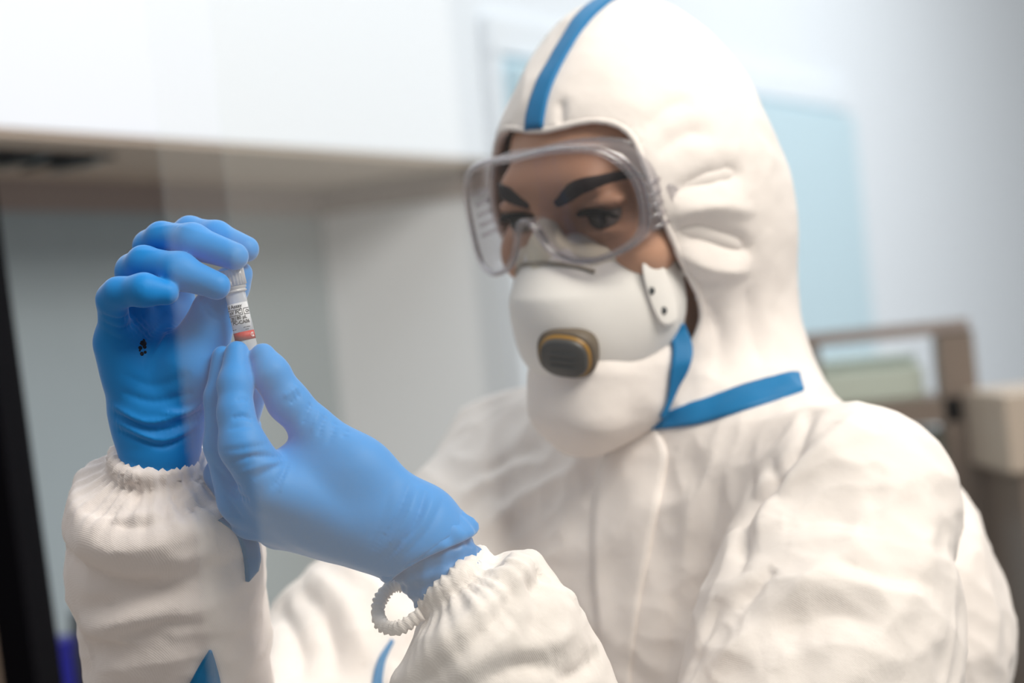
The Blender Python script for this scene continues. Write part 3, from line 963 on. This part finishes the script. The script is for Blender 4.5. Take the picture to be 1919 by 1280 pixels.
# ---- chin flap of the collar
fc = Field(P(1110, 720, 1.34) - 0.12, P(1110, 720, 1.34) + 0.12, 0.002)
fc.chain([P(1034, 705, 1.345), P(1038, 770, 1.345), P(1068, 812, 1.350)], [0.0115, 0.0125, 0.0105], 0.012)
fc.chain([P(1110, 700, 1.335), P(1105, 765, 1.335), P(1095, 806, 1.345)], [0.030, 0.022, 0.0125], 0.015)
fc.chain([P(1190, 680, 1.355), P(1185, 735, 1.355), P(1135, 795, 1.355)], [0.030, 0.024, 0.0125], 0.015)
fc.cone(P(1110, 720, 1.36), P(1222, 690, 1.375), 0.036, 0.028, 0.03)
V, Q = fc.mesh(2); N = vnormals(V, Q); V = V + N * (noise(V * 22) * 0.0016 + noise(V * 50) * 0.0006)[:, None]
flap = link('chin_flap', np_mesh('chin_flap', V, Q), SUIT, coverall)

Vc, Qc = V, Q
Va = np.empty(len(coverall.data.vertices) * 3, np.float32); coverall.data.vertices.foreach_get('co', Va); Va = Va.reshape(-1, 3).astype(float)

def off_arm(V):
    k = np.ones(len(V), bool)
    for a, b, r in ((WRL, ELL, 0.085), (WRR, ELR, 0.085)):
        ab = b - a; t = np.clip((V - a) @ ab / (ab @ ab), 0, 1); k &= np.linalg.norm(V - a - t[:, None] * ab, axis=1) > r
    return k


Qa = np.empty(len(coverall.data.loops), np.int32); coverall.data.loops.foreach_get('vertex_index', Qa); Qa = Qa.reshape(-1, 4)
torso_bvh = bvh_of(Va, Qa[off_arm(Va)[Qa].all(1)])
# ------------------------------------------------------------------ vial
VA = P(431, 506, 1.10); VB = P(478, 716, 1.10); VAX = unit(VB - VA)
VL = np.linalg.norm(VB - VA)
vial = empty('sample_vial', VB, 'clear sample vial with ribbed cap, printed label and red band between gloved fingers', 'vial')
R0 = 0.0056
m = MB(); m.lathe(VA, VAX, [(0.0, 0.0068), (0.0002, 0.0072), (0.009, 0.0072), (0.0092, 0.0066), (0.0095, 0.0066)], 96, rib=lambda k, i: (0.00025 if (i // 2) % 2 else -0.00015) if k in (1, 2) else 0)
m.build('cap', CAPM, vial)
m = MB(); m.lathe(VA, VAX, [(0.0097, 0.0068), (0.0108, 0.0068), (0.0112, 0.0062), (0.0118, 0.0062), (0.0120, 0.0066), (0.0128, 0.0066), (0.013, R0)], 64, cap=False); m.build('collar', CAPM, vial)
m = MB(); m.lathe(VA, VAX, [(0.0095, R0), (VL - 0.004, R0), (VL - 0.001, R0 * 0.7), (VL, R0 * 0.3)], 64)
m.build('tube', TUBE, vial)
m = MB(); m.lathe(VA, VAX, [(0.0215, R0 * 0.78), (0.046, R0 * 0.78), (VL - 0.004, R0 * 0.5)], 48); m.build('liquid', LIQ, vial)
# ------------------------------------------------------------------ gloved hands
def mm(px, d):
    return px / FPX * d


def pts(l):
    return [P(*q) for q in l]


# far hand: palm to the camera, fingers curling over the cap
f0 = Field(P(150, 900, 1.14) - np.array([0.03, 0.10, 0.02]), P(520, 380, 1.12) + np.array([0.02, 0.10, 0.01]), 0.0012)
palm = f0.blank()
k = 0.011
for a, ra in (((214, 640, 1.112), 0.0098), ((252, 612, 1.128), 0.0110), ((295, 600, 1.140), 0.0115), ((335, 596, 1.150), 0.0115)):
    palm.cone(P(*a), P(290, 745, 1.132), ra, 0.0170, k)
palm.cone(P(268, 700, 1.128), P(325, 700, 1.130), 0.015, 0.017, k)
palm.ell(P(238, 672, 1.118), (RT, UP, FW), (0.0135, 0.024, 0.014), 0.012)       # heel of the hand, little-finger side
palm.chain(pts([(330, 745, 1.125), (362, 685, 1.118), (386, 625, 1.116)]), [0.0180, 0.0165, 0.0130], 0.012)
palm.cone(P(292, 715, 1.131), P(296, 800, 1.128), 0.0225, 0.0245, 0.010, squash=(FW, 0.8))
palm.cone(P(296, 772, 1.128), P(299, 842, 1.127), 0.0272, 0.0225, 0.004, squash=(FW, 0.85))   # rolled cuff
fingers = [
    (pts([(214, 632, 1.112), (211, 560, 1.092), (222, 548, 1.086), (270, 543, 1.078), (312, 549, 1.080)]), [0.0092, 0.0084, 0.0080, 0.0086, 0.0068]),
    (pts([(250, 600, 1.128), (248, 508, 1.110), (268, 492, 1.101), (335, 508, 1.088), (406, 536, 1.084)]), [0.0105, 0.0090, 0.0088, 0.0100, 0.0076]),
    (pts([(292, 590, 1.142), (280, 462, 1.124), (302, 446, 1.115), (360, 453, 1.101), (440, 480, 1.092)]), [0.0105, 0.0086, 0.0087, 0.0098, 0.0077]),
    (pts([(334, 590, 1.152), (330, 450, 1.140), (355, 433, 1.134), (405, 444, 1.120), (462, 467, 1.110)]), [0.0105, 0.0080, 0.0080, 0.0087, 0.0072]),
    (pts([(386, 625, 1.116), (402, 584, 1.119), (432, 535, 1.119), (450, 513, 1.117)]), [0.0128, 0.0122, 0.0105, 0.0072]),
]


def hand_mesh(f0, palm, fingers, kp=0.006, kf=0.0012):
    res = palm.copy()
    for pl, rd in fingers:
        g = f0.blank(); g.chain(pl, rd, 0.004); g.merge(palm, kp)
        res.merge(g, kf)
    return res


fh = hand_mesh(f0, palm, fingers)
V, Q = fh.mesh(2)
N = vnormals(V, Q); bh = bvh_of(V, Q)
V = V + N * (noise(V * 70) * 0.0005)[:, None]
GR = [  # creases at the root of the little finger, thenar crease, wrist folds
    ([(190, 590), (225, 600), (265, 580)], -0.8, 2.0), ([(192, 605), (230, 618), (275, 590)], -0.9, 2.2),
    ([(196, 622), (235, 636), (285, 600)], -0.7, 2.2), ([(202, 640), (240, 650), (290, 615)], -0.5, 2.4),
    ([(362, 552), (368, 585), (388, 608), (424, 620)], -1.4, 1.8), ([(372, 552), (384, 580), (400, 596), (424, 602)], -0.6, 1.8),
    ([(378, 550), (396, 576), (422, 588)], -0.5, 1.8),
    ([(225, 700), (290, 722), (360, 700)], -0.4, 3.0), ([(225, 735), (290, 752), (365, 735)], -0.7, 2.5),
    ([(210, 760), (280, 790), (375, 765)], 1.1, 2.2), ([(212, 775), (290, 806), (376, 785)], -1.1, 2.0),
    ([(215, 790), (300, 824), (372, 797)], 1.0, 2.0), ([(218, 806), (300, 836), (360, 815)], -1.0, 1.8),
    ([(300, 775), (345, 770), (380, 752)], 1.0, 2.0), ([(320, 792), (350, 785), (380, 768)], -0.9, 1.8),
    ([(278, 430), (330, 424), (390, 440)], 0.25, 1.5), ([(250, 470), (300, 470)], 0.2, 1.5),
    ([(270, 690), (300, 650), (330, 600)], 0.7, 3.0), ([(250, 650), (290, 620), (310, 580)], -0.8, 3.0),
]
V = folds(V, N, bh, GR, 2.0)
gl1 = link('glove', np_mesh('glove', V, Q), GLOVE, person)
gl1['label'] = 'blue nitrile glove on the raised hand, stained palm'
# dark stain on the palm
bh = bvh_of(V, Q)
rs = random.Random(4)
vv = MB()
for (px, py, r) in ((268, 643, 7), (271, 650, 4), (263, 652, 4), (272, 660, 3), (266, 663, 4), (270, 637, 3), (262, 657, 2)):
    loc, nn, _, _ = cast(bh, px, py)
    vv.lathe(np.array(loc) - np.array(nn) * 0.0004, np.array(nn), [(0.0, mm(r, 1.11)), (0.0005, mm(r, 1.11)), (0.0007, mm(r, 1.11) * 0.5)], 10)
vv.build('stain', INK, gl1)

# near hand: seen from the thumb side, thumb and index pinching the tube
n0 = Field(P(360, 1150, 1.10) - np.array([0.01, 0.075, 0.03]), P(930, 610, 1.10) + np.array([0.01, 0.085, 0.02]), 0.0012)
pn = n0.blank(); k = 0.018
WC = P(780, 1006, 1.098); k = 0.011
pn.cone(WC, P(512, 918, 1.082), 0.0215, 0.0150, k)                     # index metacarpal
pn.cone(WC, P(455, 938, 1.098), 0.0210, 0.0130, k)
pn.cone(WC, P(475, 972, 1.112), 0.0205, 0.0110, k)
pn.cone(WC, P(525, 992, 1.125), 0.0195, 0.0105, k)
pn.chain(pts([(765, 968, 1.095), (668, 882, 1.093), (590, 806, 1.094)]), [0.0185, 0.0165, 0.0118], 0.012)   # thumb metacarpal
pn.ell(P(625, 930, 1.092), (unit(P(480, 850, 1.09) - P(760, 1010, 1.09)), unit(UP + RT * 0.5), FW), (0.040, 0.027, 0.014), 0.012)
pn.cone(WC, P(815, 1042, 1.099), 0.0250, 0.0255, 0.008, squash=(FW, 0.82))
nf = [
    (pts([(590, 806, 1.094), (540, 752, 1.092), (508, 700, 1.090), (492, 668, 1.091)]), [0.0118, 0.0112, 0.0102, 0.0074]),
    (pts([(505, 910, 1.082), (455, 836, 1.074), (441, 772, 1.078), (441, 720, 1.084), (444, 662, 1.092)]), [0.0150, 0.0126, 0.0096, 0.0092, 0.0070]),
    (pts([(450, 930, 1.100), (413, 836, 1.094), (411, 745, 1.097), (418, 668, 1.100)]), [0.0130, 0.0088, 0.0080, 0.0062]),
    (pts([(468, 970, 1.112), (414, 890, 1.122), (455, 800, 1.128), (481, 728, 1.118)]), [0.0112, 0.0088, 0.0080, 0.0066]),
    (pts([(515, 990, 1.126), (430, 930, 1.135), (445, 870, 1.142), (470, 800, 1.136)]), [0.0105, 0.0085, 0.0075, 0.0062]),
]
nh = hand_mesh(n0, pn, nf, 0.005, 0.0012)
plane_cut(nh, P(801, 1029, 1.099), unit(P(850, 1100, 1.099) - P(800, 1027, 1.099)), 0.07)
V, Q = nh.mesh(2)
N = vnormals(V, Q); bn = bvh_of(V, Q)
V = V + N * (noise(V * 60) * 0.0005)[:, None]
GN = [
    ([(560, 722), (545, 735), (530, 745)], 0.7, 1.6), ([(568, 735), (552, 748), (542, 758)], -0.6, 1.5),
    ([(585, 752), (575, 775), (566, 795)], -0.7, 1.6), ([(600, 765), (592, 790), (585, 812)], 0.5, 1.6), ([(612, 775), (602, 800), (596, 820)], -0.6, 1.5),
    ([(632, 786), (622, 815), (612, 835)], -0.5, 1.8), ([(655, 800), (640, 825)], -0.5, 1.8),
    ([(438, 752), (455, 748), (472, 755)], -0.5, 1.2), ([(432, 785), (455, 780), (474, 786)], -0.8, 1.4), ([(425, 805), (450, 800), (478, 798)], -0.4, 1.6),
    ([(418, 845), (460, 840), (505, 832)], -0.5, 1.8), ([(430, 868), (480, 855), (535, 858)], -0.9, 1.8), ([(440, 890), (490, 872), (540, 862)], 0.6, 2.0),
    ([(470, 900), (510, 878), (540, 862)], -0.6, 1.8), ([(508, 918), (530, 890), (541, 864)], -0.7, 1.8), ([(524, 925), (536, 895), (543, 866)], 0.5, 1.8),
    ([(400, 872), (425, 900), (455, 915)], -0.9, 1.8), ([(415, 905), (440, 925), (470, 940)], -0.8, 1.8), ([(420, 925), (440, 955), (455, 975)], -0.7, 1.8),
    ([(770, 900), (745, 960), (700, 1035)], -0.7, 2.2), ([(785, 910), (760, 975), (712, 1045)], 0.6, 2.0), ([(800, 918), (775, 985), (722, 1052)], -0.9, 2.0),
    ([(815, 925), (790, 985), (735, 1050)], 0.6, 2.2), ([(832, 935), (805, 990), (760, 1040)], -0.6, 2.2), ([(735, 900), (720, 960), (690, 1030)], -0.3, 2.5),
]
V = folds(V, N, bn, GN, 2.0)
gl2 = link('glove', np_mesh('glove', V, Q), GLOVE, person)
gl2['label'] = 'blue nitrile glove on the nearer hand pinching the vial'
bn = bvh_of(V, Q)
# rolled rim of the outer glove and the inner glove below it
ca = P(790, 1014, 1.099); cx_ = unit(P(850, 1100, 1.099) - ca); e1 = unit(P(875, 965, 1.099) - P(725, 1080, 1.099)); e1 = unit(e1 - np.dot(e1, cx_) * cx_); e2 = np.cross(cx_, e1)


def ring(c, a, b, ra, rb, n=96, wob=0.0, tilt=0.0):
    o = []
    for i in range(n):
        t = 2 * math.pi * i / n
        o.append(c + a * ra * math.cos(t) + b * rb * math.sin(t) + cx_ * (wob * math.sin(3 * t + 1) + tilt * math.cos(t)))
    return o


m = MB()
prof = [(-0.010, 0.0255), (-0.004, 0.0280), (0.002, 0.0300), (0.006, 0.0305), (0.0085, 0.0296), (0.0095, 0.0278), (0.008, 0.0262), (0.002, 0.0250)]
n_ = 120; rows = []
for t_, r_ in prof:
    row = []
    for i in range(n_):
        th = 2 * math.pi * i / n_
        wv = 0.0006 * math.sin(9 * th + t_ * 300) + 0.0005 * math.sin(17 * th)
        rr = r_ + wv
        row.append(ca + cx_ * (t_ + 0.002 * math.sin(2 * th + 1.0) + 0.0022 * math.cos(th)) + e1 * rr * math.cos(th) + e2 * rr * 0.84 * math.sin(th))
    rows.append(row)
VV = np.array(rows).reshape(-1, 3); QQ = []
for i in range(len(prof) - 1):
    for j in range(n_):
        j2 = (j + 1) % n_
        QQ.append([i * n_ + j, i * n_ + j2, (i + 1) * n_ + j2, (i + 1) * n_ + j])
o = link('rolled_cuff', np_mesh('rolled_cuff', VV, np.array(QQ)), GLOVE, gl2)
o.modifiers.new('thickness', 'SOLIDIFY').thickness = 0.0006
m = []
rows = 26
for i in range(rows):
    t_ = -0.002 + 0.030 * i / (rows - 1)
    for j in range(n_):
        th = 2 * math.pi * j / n_
        rr = 0.0240 - 0.0008 * i / rows + 0.0007 * math.sin(5 * th + i * 0.7) + 0.0005 * math.sin(11 * th - i * 0.5)
        m.append(ca + cx_ * t_ + e1 * rr * math.cos(th) + e2 * rr * 0.85 * math.sin(th))
QQ = [[i * n_ + j, i * n_ + (j + 1) % n_, (i + 1) * n_ + (j + 1) % n_, (i + 1) * n_ + j] for i in range(rows - 1) for j in range(n_)]
o = link('inner_glove_cuff', np_mesh('inner_glove_cuff', np.array(m), np.array(QQ)), GLOVE2, gl2)
o.modifiers.new('thickness', 'SOLIDIFY').thickness = 0.0006
o['label'] = 'darker teal cuff of the glove worn underneath'
# ------------------------------------------------------------------ respirator
resp = bpy.data.objects.new('respirator', None); col.objects.link(resp); resp.parent = person
resp.matrix_parent_inverse = Matrix.Translation(-person.location)
resp['label'] = 'white cup respirator with round charcoal valve'
fm = Field(hp(0, 0.06, -0.06) - 0.13, hp(0, 0.06, -0.06) + 0.13, 0.0018)
fm.ell(hp(0.002, 0.056, -0.066), HAX, (0.058, 0.062, 0.058))
fm.ell(hp(0, 0.072, -0.082), HAX, (0.042, 0.054, 0.042), 0.02)
fm.cone(hp(0, 0.096, -0.028), hp(0, 0.100, -0.05), 0.017, 0.028, 0.02)
fm.ell(hp(0.0, 0.050, -0.060), HAX, (0.058, 0.045, 0.044), 0.02)
s_, g_ = fm.sub(fm.lo, fm.lo + fm.h * fm.n)
U_, F_, V_ = huv(*g_)
fm.F = np.maximum(fm.F, 0.040 - F_).astype(np.float32)
V, Q = fm.mesh(2)
shell = link('shell', np_mesh('shell', V, Q), MASKM, resp)
mbv = bvh_of(V, Q)
# side flange with two rivets
a_ = np.array(cast(mbv, 1222, 545)[0]); n_f = np.array(cast(mbv, 1215, 545)[1])
d0 = float(np.dot(a_ - CAM, FW))
fpoly = smooth_closed([(1203, 496), (1218, 478), (1243, 496), (1260, 540), (1270, 585), (1264, 606), (1243, 610), (1226, 585), (1212, 545)], 45)
m = MB(); nq = len(fpoly); cen = fpoly.mean(0)
for zo, scl in ((0.004, 1.0), (0.0005, 1.0), (-0.0015, 0.96), (-0.0022, 0.86)):
    for q in fpoly:
        q2 = cen + (q - cen) * scl; m.v.append(P(q2[0], q2[1], d0 + 0.00030 * (q2[0] - 1222) + zo - 0.001))
for k_ in range(3):
    for i in range(nq):
        j = (i + 1) % nq; m.f.append([k_ * nq + i, k_ * nq + j, (k_ + 1) * nq + j, (k_ + 1) * nq + i])
m.f.append(list(range(nq))); m.f.append([3 * nq + i for i in range(nq)])
fl_o = m.build('side_flange', MASKM, resp)
fb = BVHTree.FromPolygons([tuple(v) for v in m.v], m.f)
fb = bvh_of(V, Q)
for px, py in ((1220, 545), (1243, 582)):
    m = MB(); m.lathe(P(px, py, d0 + 0.00030 * (px - 1222) - 0.0030), -FW, [(0, 0.0026), (0.0008, 0.0026), (0.0014, 0.0012)], 14); m.build('rivet', DARKG, resp)
# exhalation valve
vc, vn, _, _ = cast(mbv, 1063, 662); vc = np.array(vc); vn = unit(np.array(vn) * 0.6 + unit(HF - 0.25 * HU) * 0.4)
vu = unit(HU - np.dot(HU, vn) * vn); vu = unit(vu + 0.22 * np.cross(vu, vn)); vl = np.cross(vu, vn)


def vring(t, a, b, n=64, p=2.6, sx=0.0):
    o = []
    for i in range(n):
        th = 2 * math.pi * i / n; c, s = math.cos(th), math.sin(th)
        r = (abs(c) ** p + abs(s) ** p) ** (-1 / p)
        o.append(vc + vn * t + vl * a * r * c + vu * b * r * s)
    return o


def vsolid(name, prof, material, n=64, teeth=0.0):
    m = MB()
    for k, (t, a, b) in enumerate(prof):
        rg = vring(t, a, b, n)
        if teeth and k in (1, 2):
            rg = [p + (p - vc - vn * t) * (teeth if i % 2 else 0) for i, p in enumerate(rg)]
        m.v += rg
    for k in range(len(prof) - 1):
        for i in range(n):
            j = (i + 1) % n
            m.f.append([k * n + i, k * n + j, (k + 1) * n + j, (k + 1) * n + i])
    m.f.append([(len(prof) - 1) * n + i for i in range(n)])
    return m.build(name, material, resp)


vsolid('valve_rim', [(-0.008, 0.0198, 0.0172), (0.0, 0.0198, 0.0172), (0.0028, 0.0192, 0.0166), (0.0034, 0.0180, 0.0156)], TAUPEV, 96, 0.035)
vsolid('valve_ring', [(0.0, 0.0178, 0.0154), (0.0048, 0.0176, 0.0152), (0.0056, 0.0168, 0.0144)], AMBER)
vsolid('valve_cover', [(0.0, 0.0163, 0.0140), (0.0075, 0.0161, 0.0138), (0.0088, 0.0148, 0.0126), (0.0092, 0.008, 0.006)], VALVE)
for q in (-0.5, 0.0, 0.5):
    m = MB(); m.tube([vc + vn * 0.0094 + vu * 0.010 * q + vl * x for x in np.linspace(-0.009, 0.009, 7)], 0.0007, 6); m.build('valve_slot', DARKG, resp)
# cream nose foam and the metal nose strip
ff = Field(hp(0, 0.09, -0.02) - 0.06, hp(0, 0.09, -0.02) + 0.06, 0.0015)
ff.chain([hp(0, 0.092, -0.004), hp(0, 0.099, -0.018), hp(0, 0.104, -0.034)], [0.0085, 0.012, 0.014], 0.006)
for s in (-1, 1):
    ff.chain([hp(0, 0.098, -0.022), hp(s * 0.026, 0.088, -0.029), hp(s * 0.050, 0.070, -0.032)], [0.012, 0.009, 0.006], 0.006)
V, Q = ff.mesh(2); link('nose_foam', np_mesh('nose_foam', V, Q), FOAM, resp)
ns = []
for u in np.linspace(-0.034, 0.034, 25):
    hit = mbv.ray_cast(Vector(hp(u, 0.25, -0.024 - 10.0 * u * u)), Vector(-HF))
    if hit[0] is not None: ns.append(np.array(hit[0]) + np.array(hit[1]) * 0.0006)
m = MB(); m.tube(ns, 0.0016, 8); m.build('nose_strip', STEEL, resp)
# elastic head straps tucked under the hood
for s in (-1, 1):
    m = MB(); m.tube(smooth_pts([hp(s * 0.058, 0.050, -0.055), hp(s * 0.072, 0.02, -0.05), hp(s * 0.080, -0.03, -0.045)], 10), 0.003, 8, flat=0.4, nrm=HL * s); m.build('strap', MASKM, resp)

# ------------------------------------------------------------------ goggles
gog = bpy.data.objects.new('goggles', None); col.objects.link(gog); gog.parent = person
gog.matrix_parent_inverse = Matrix.Translation(-person.location)
gog['label'] = 'clear wraparound safety goggles over the eyes'
gh = [(0.0, 0.046), (0.030, 0.046), (0.057, 0.038), (0.071, 0.018), (0.073, -0.006), (0.067, -0.022), (0.047, -0.029), (0.028, -0.026), (0.015, -0.016), (0.007, 0.000)]
go = gh + [(0.0, 0.005)] + [(-a, b) for a, b in gh[::-1][:-1]]
go = smooth_closed(go, 132)


def gfr(u):
    return 0.116 - 0.034 * (u / 0.077) ** 2


def gpt(u, v, back=0.0, sc_=1.0):
    return hp(u * sc_ - 0.0015, gfr(u) - back, 0.006 + (v - 0.006) * sc_ + 0.085 * u)


ng = len(go)
# lens: fan of rings
m = MB()
rings = [0.02, 0.25, 0.5, 0.75, 0.97]
cu = np.array([0.0, 0.024])
for r in rings:
    for (u, v) in go:
        uu, vv_ = cu + (np.array([u, v]) - cu) * r
        m.v.append(gpt(uu, vv_, -0.001))
for k in range(len(rings) - 1):
    for i in range(ng):
        j = (i + 1) % ng
        m.f.append([k * ng + i, k * ng + j, (k + 1) * ng + j, (k + 1) * ng + i])
m.f.append(list(range(ng))[::-1])
m.build('lens', LENS, gog)
m = MB(); m.tube([gpt(u, v, 0.0) for u, v in go], 0.0021, 10, closed=True); m.build('rim', RIMM, gog)
m = MB(); m.tube([gpt(u, v, 0.004, 1.035) for u, v in go], 0.0016, 10, closed=True); m.build('rim', RIMM, gog)
m = MB()
sk = [(0.001, 1.0), (0.004, 1.04), (0.016, 1.04), (0.030, 1.00)]
for bk, scl in sk:
    for (u, v) in go: m.v.append(gpt(u, v, bk, scl))
for k in range(len(sk) - 1):
    for i in range(ng):
        j = (i + 1) % ng
        m.f.append([k * ng + i, k * ng + j, (k + 1) * ng + j, (k + 1) * ng + i])
m.build('skirt', CLEAR, gog)
m = MB(); m.tube([gpt(u, v, 0.030, 1.00) for u, v in go], 0.0018, 8, closed=True); m.build('face_seal', RIMM, gog)
for s in (-1, 1):
    for i in range(5):
        v = 0.016 - i * 0.0072
        m = MB(); m.tube([hp(s * 0.0725, 0.078, v), hp(s * 0.0735, 0.068, v), hp(s * 0.0720, 0.058, v)], 0.0015, 6); m.build('vent_rib', RIMM, gog)
    m = MB(); m.tube(smooth_pts([hp(s * 0.077, 0.060, 0.004), hp(s * 0.079, 0.045, 0.006), hp(s * 0.082, 0.0, 0.012)], 10), 0.007, 8, flat=0.12, nrm=HL * s); m.build('strap', CLEAR, gog)

# ------------------------------------------------------------------ coverall front flap and remaining tapes
bAll = BVHTree.FromPolygons([tuple(v) for v in np.vstack([Va, Vc]).tolist()], [list(p.vertices) for p in coverall.data.polygons] + (Qc + len(Va)).tolist())
ribbon('zip_flap', torso_bvh, [(1168, 832), (1130, 868), (1112, 960), (1112, 1080), (1126, 1200), (1132, 1279), (1140, 1400)],
       [(1232, 806), (1250, 850), (1240, 920), (1222, 1010), (1200, 1120), (1184, 1230), (1180, 1290), (1178, 1400)], SUIT, coverall, 0.0008, 60, 9, 0.0012)
ribbon('zip_tape', bAll, [(1246, 620), (1260, 650), (1256, 700), (1250, 750), (1236, 782)], [(1282, 606), (1297, 650), (1291, 690), (1270, 730), (1246, 786)], TAPE, coverall, 0.003, flat=True)
for a, b in [
    ([(408, 975), (440, 1000), (455, 1040), (460, 1090)], [(430, 962), (470, 1000), (482, 1040), (478, 1068)]),
    ([(392, 1218), (372, 1250), (345, 1300)], [(396, 1218), (406, 1250), (416, 1300)]),
    ([(732, 1198), (706, 1240), (694, 1300)], [(738, 1204), (722, 1240), (714, 1300)]),
]:
    ribbon('sleeve_tape', cb, a, b, TAPE, coverall, n=24)
# ruched elastic thumb loop hanging from the cuff
lp = smooth_pts([P(790, 1150, 1.082), P(745, 1178, 1.085), P(712, 1165, 1.10), P(712, 1125, 1.112), P(738, 1098, 1.118), P(775, 1100, 1.115)], 70)
m = MB(); m.tube(list(lp), [0.0038 + 0.0006 * math.sin(i * 1.9) for i in range(70)], 10, flat=0.55, nrm=FW, ripple=lambda i, k: 0.12 * math.sin(i * 2.3 + k)); m.build('thumb_loop', SUIT, coverall)

# ------------------------------------------------------------------ print on the vial
NOANG = unit(-FW - np.dot(-FW, VAX) * VAX); SIDE = np.cross(VAX, NOANG)
if np.dot(SIDE, RT) < 0: SIDE = -SIDE


def on_tube(x, t, r):
    t = t - 0.0033 if t < 0.05 else t
    """x metres to the right round the tube, t metres down from the cap top"""
    a = x / r
    return VA + VAX * t + r * (math.cos(a) * NOANG + math.sin(a) * SIDE)


def sheet(name, x0, x1, t0, t1, r, material, n=24):
    m = MB()
    for i in range(n + 1):
        x = lerp(x0, x1, i / n); m.v += [on_tube(x, t0, r), on_tube(x, t1, r), on_tube(x, t1, r - 0.00012), on_tube(x, t0, r - 0.00012)]
    for i in range(n):
        for q in range(4):
            q2 = (q + 1) % 4; m.f.append([i * 4 + q, i * 4 + q2, i * 4 + 4 + q2, i * 4 + 4 + q])
    m.f.append([0, 1, 2, 3]); m.f.append([n * 4 + q for q in (3, 2, 1, 0)])
    return m.build(name, material, vial)


sheet('label', -0.012, 0.0075, 0.0222, 0.0385, R0 + 0.00022, LABEL)
sheet('red_band', -0.012, 0.0085, 0.0382, 0.0430, R0 + 0.00025, REDM)
RP = R0 + 0.00040


def print_text(txt, x, t, size, material=INK, name='print'):
    c = bpy.data.curves.new('text', 'FONT'); c.body = txt; c.size = size; c.resolution_u = 3; c.offset = 0.00006
    o = bpy.data.objects.new('text', c); col.objects.link(o)
    bpy.context.view_layer.update()
    me = o.evaluated_get(bpy.context.evaluated_depsgraph_get()).to_mesh()
    vs = [on_tube(x + v.co.x, t - v.co.y, RP) for v in me.vertices]; fs = [list(p.vertices) for p in me.polygons]
    m = MB(); m.v = vs; m.f = fs
    bpy.data.objects.remove(o)
    return m.build(name, material, vial, False)


def print_line(x0, t0, x1, t1, wd=0.0003):
    n = 12; m = MB()
    hor = abs(x1 - x0) > abs(t1 - t0)
    for i in range(n + 1):
        x, t = lerp(x0, x1, i / n), lerp(t0, t1, i / n)
        if hor: m.v += [on_tube(x, t - wd / 2, RP), on_tube(x, t + wd / 2, RP)]
        else: m.v += [on_tube(x - wd / 2, t, RP), on_tube(x + wd / 2, t, RP)]
    for i in range(n): m.f.append([i * 2, i * 2 + 1, i * 2 + 3, i * 2 + 2])
    m.build('print', INK, vial, False)


for txt, x, t, s in (('al Assay', -0.0062, 0.0247, 0.0028), ('oV PC', -0.0056, 0.0280, 0.0028), ('CN', 0.0044, 0.0280, 0.0022),
                     ('20', -0.0052, 0.0311, 0.0022), ('80 µL', -0.0014, 0.0311, 0.0025), ('PC-CA06', -0.0048, 0.0338, 0.0027)):
    print_text(txt, x, t, s)
for q in ((-0.0105, 0.0256, 0.0024, 0.0256), (-0.0105, 0.0288, 0.0024, 0.0288), (0.0024, 0.0256, 0.0024, 0.0288), (0.0034, 0.0256, 0.0034, 0.0288),
          (0.0034, 0.0256, 0.0076, 0.0256), (0.0034, 0.0288, 0.0076, 0.0288), (-0.0022, 0.0293, -0.0022, 0.0316), (-0.0070, 0.0316, -0.0022, 0.0316),
          (-0.0066, 0.0364, -0.0050, 0.0364), (-0.0046, 0.0364, -0.0032, 0.0364), (0.0012, 0.0360, 0.0024, 0.0360), (0.0028, 0.0360, 0.0054, 0.0360), (0.0020, 0.0373, 0.0040, 0.0373)):
    print_line(*q)
m = MB(); m.tube([on_tube(0.0058 + 0.0012 * math.cos(a), 0.0406 + 0.0012 * math.sin(a), RP) for a in np.linspace(0.6, 5.6, 20)], 0.00014, 6); m.build('print', WHITEP, vial)
print_text('2', 0.0054, 0.0413, 0.0022, WHITEP)
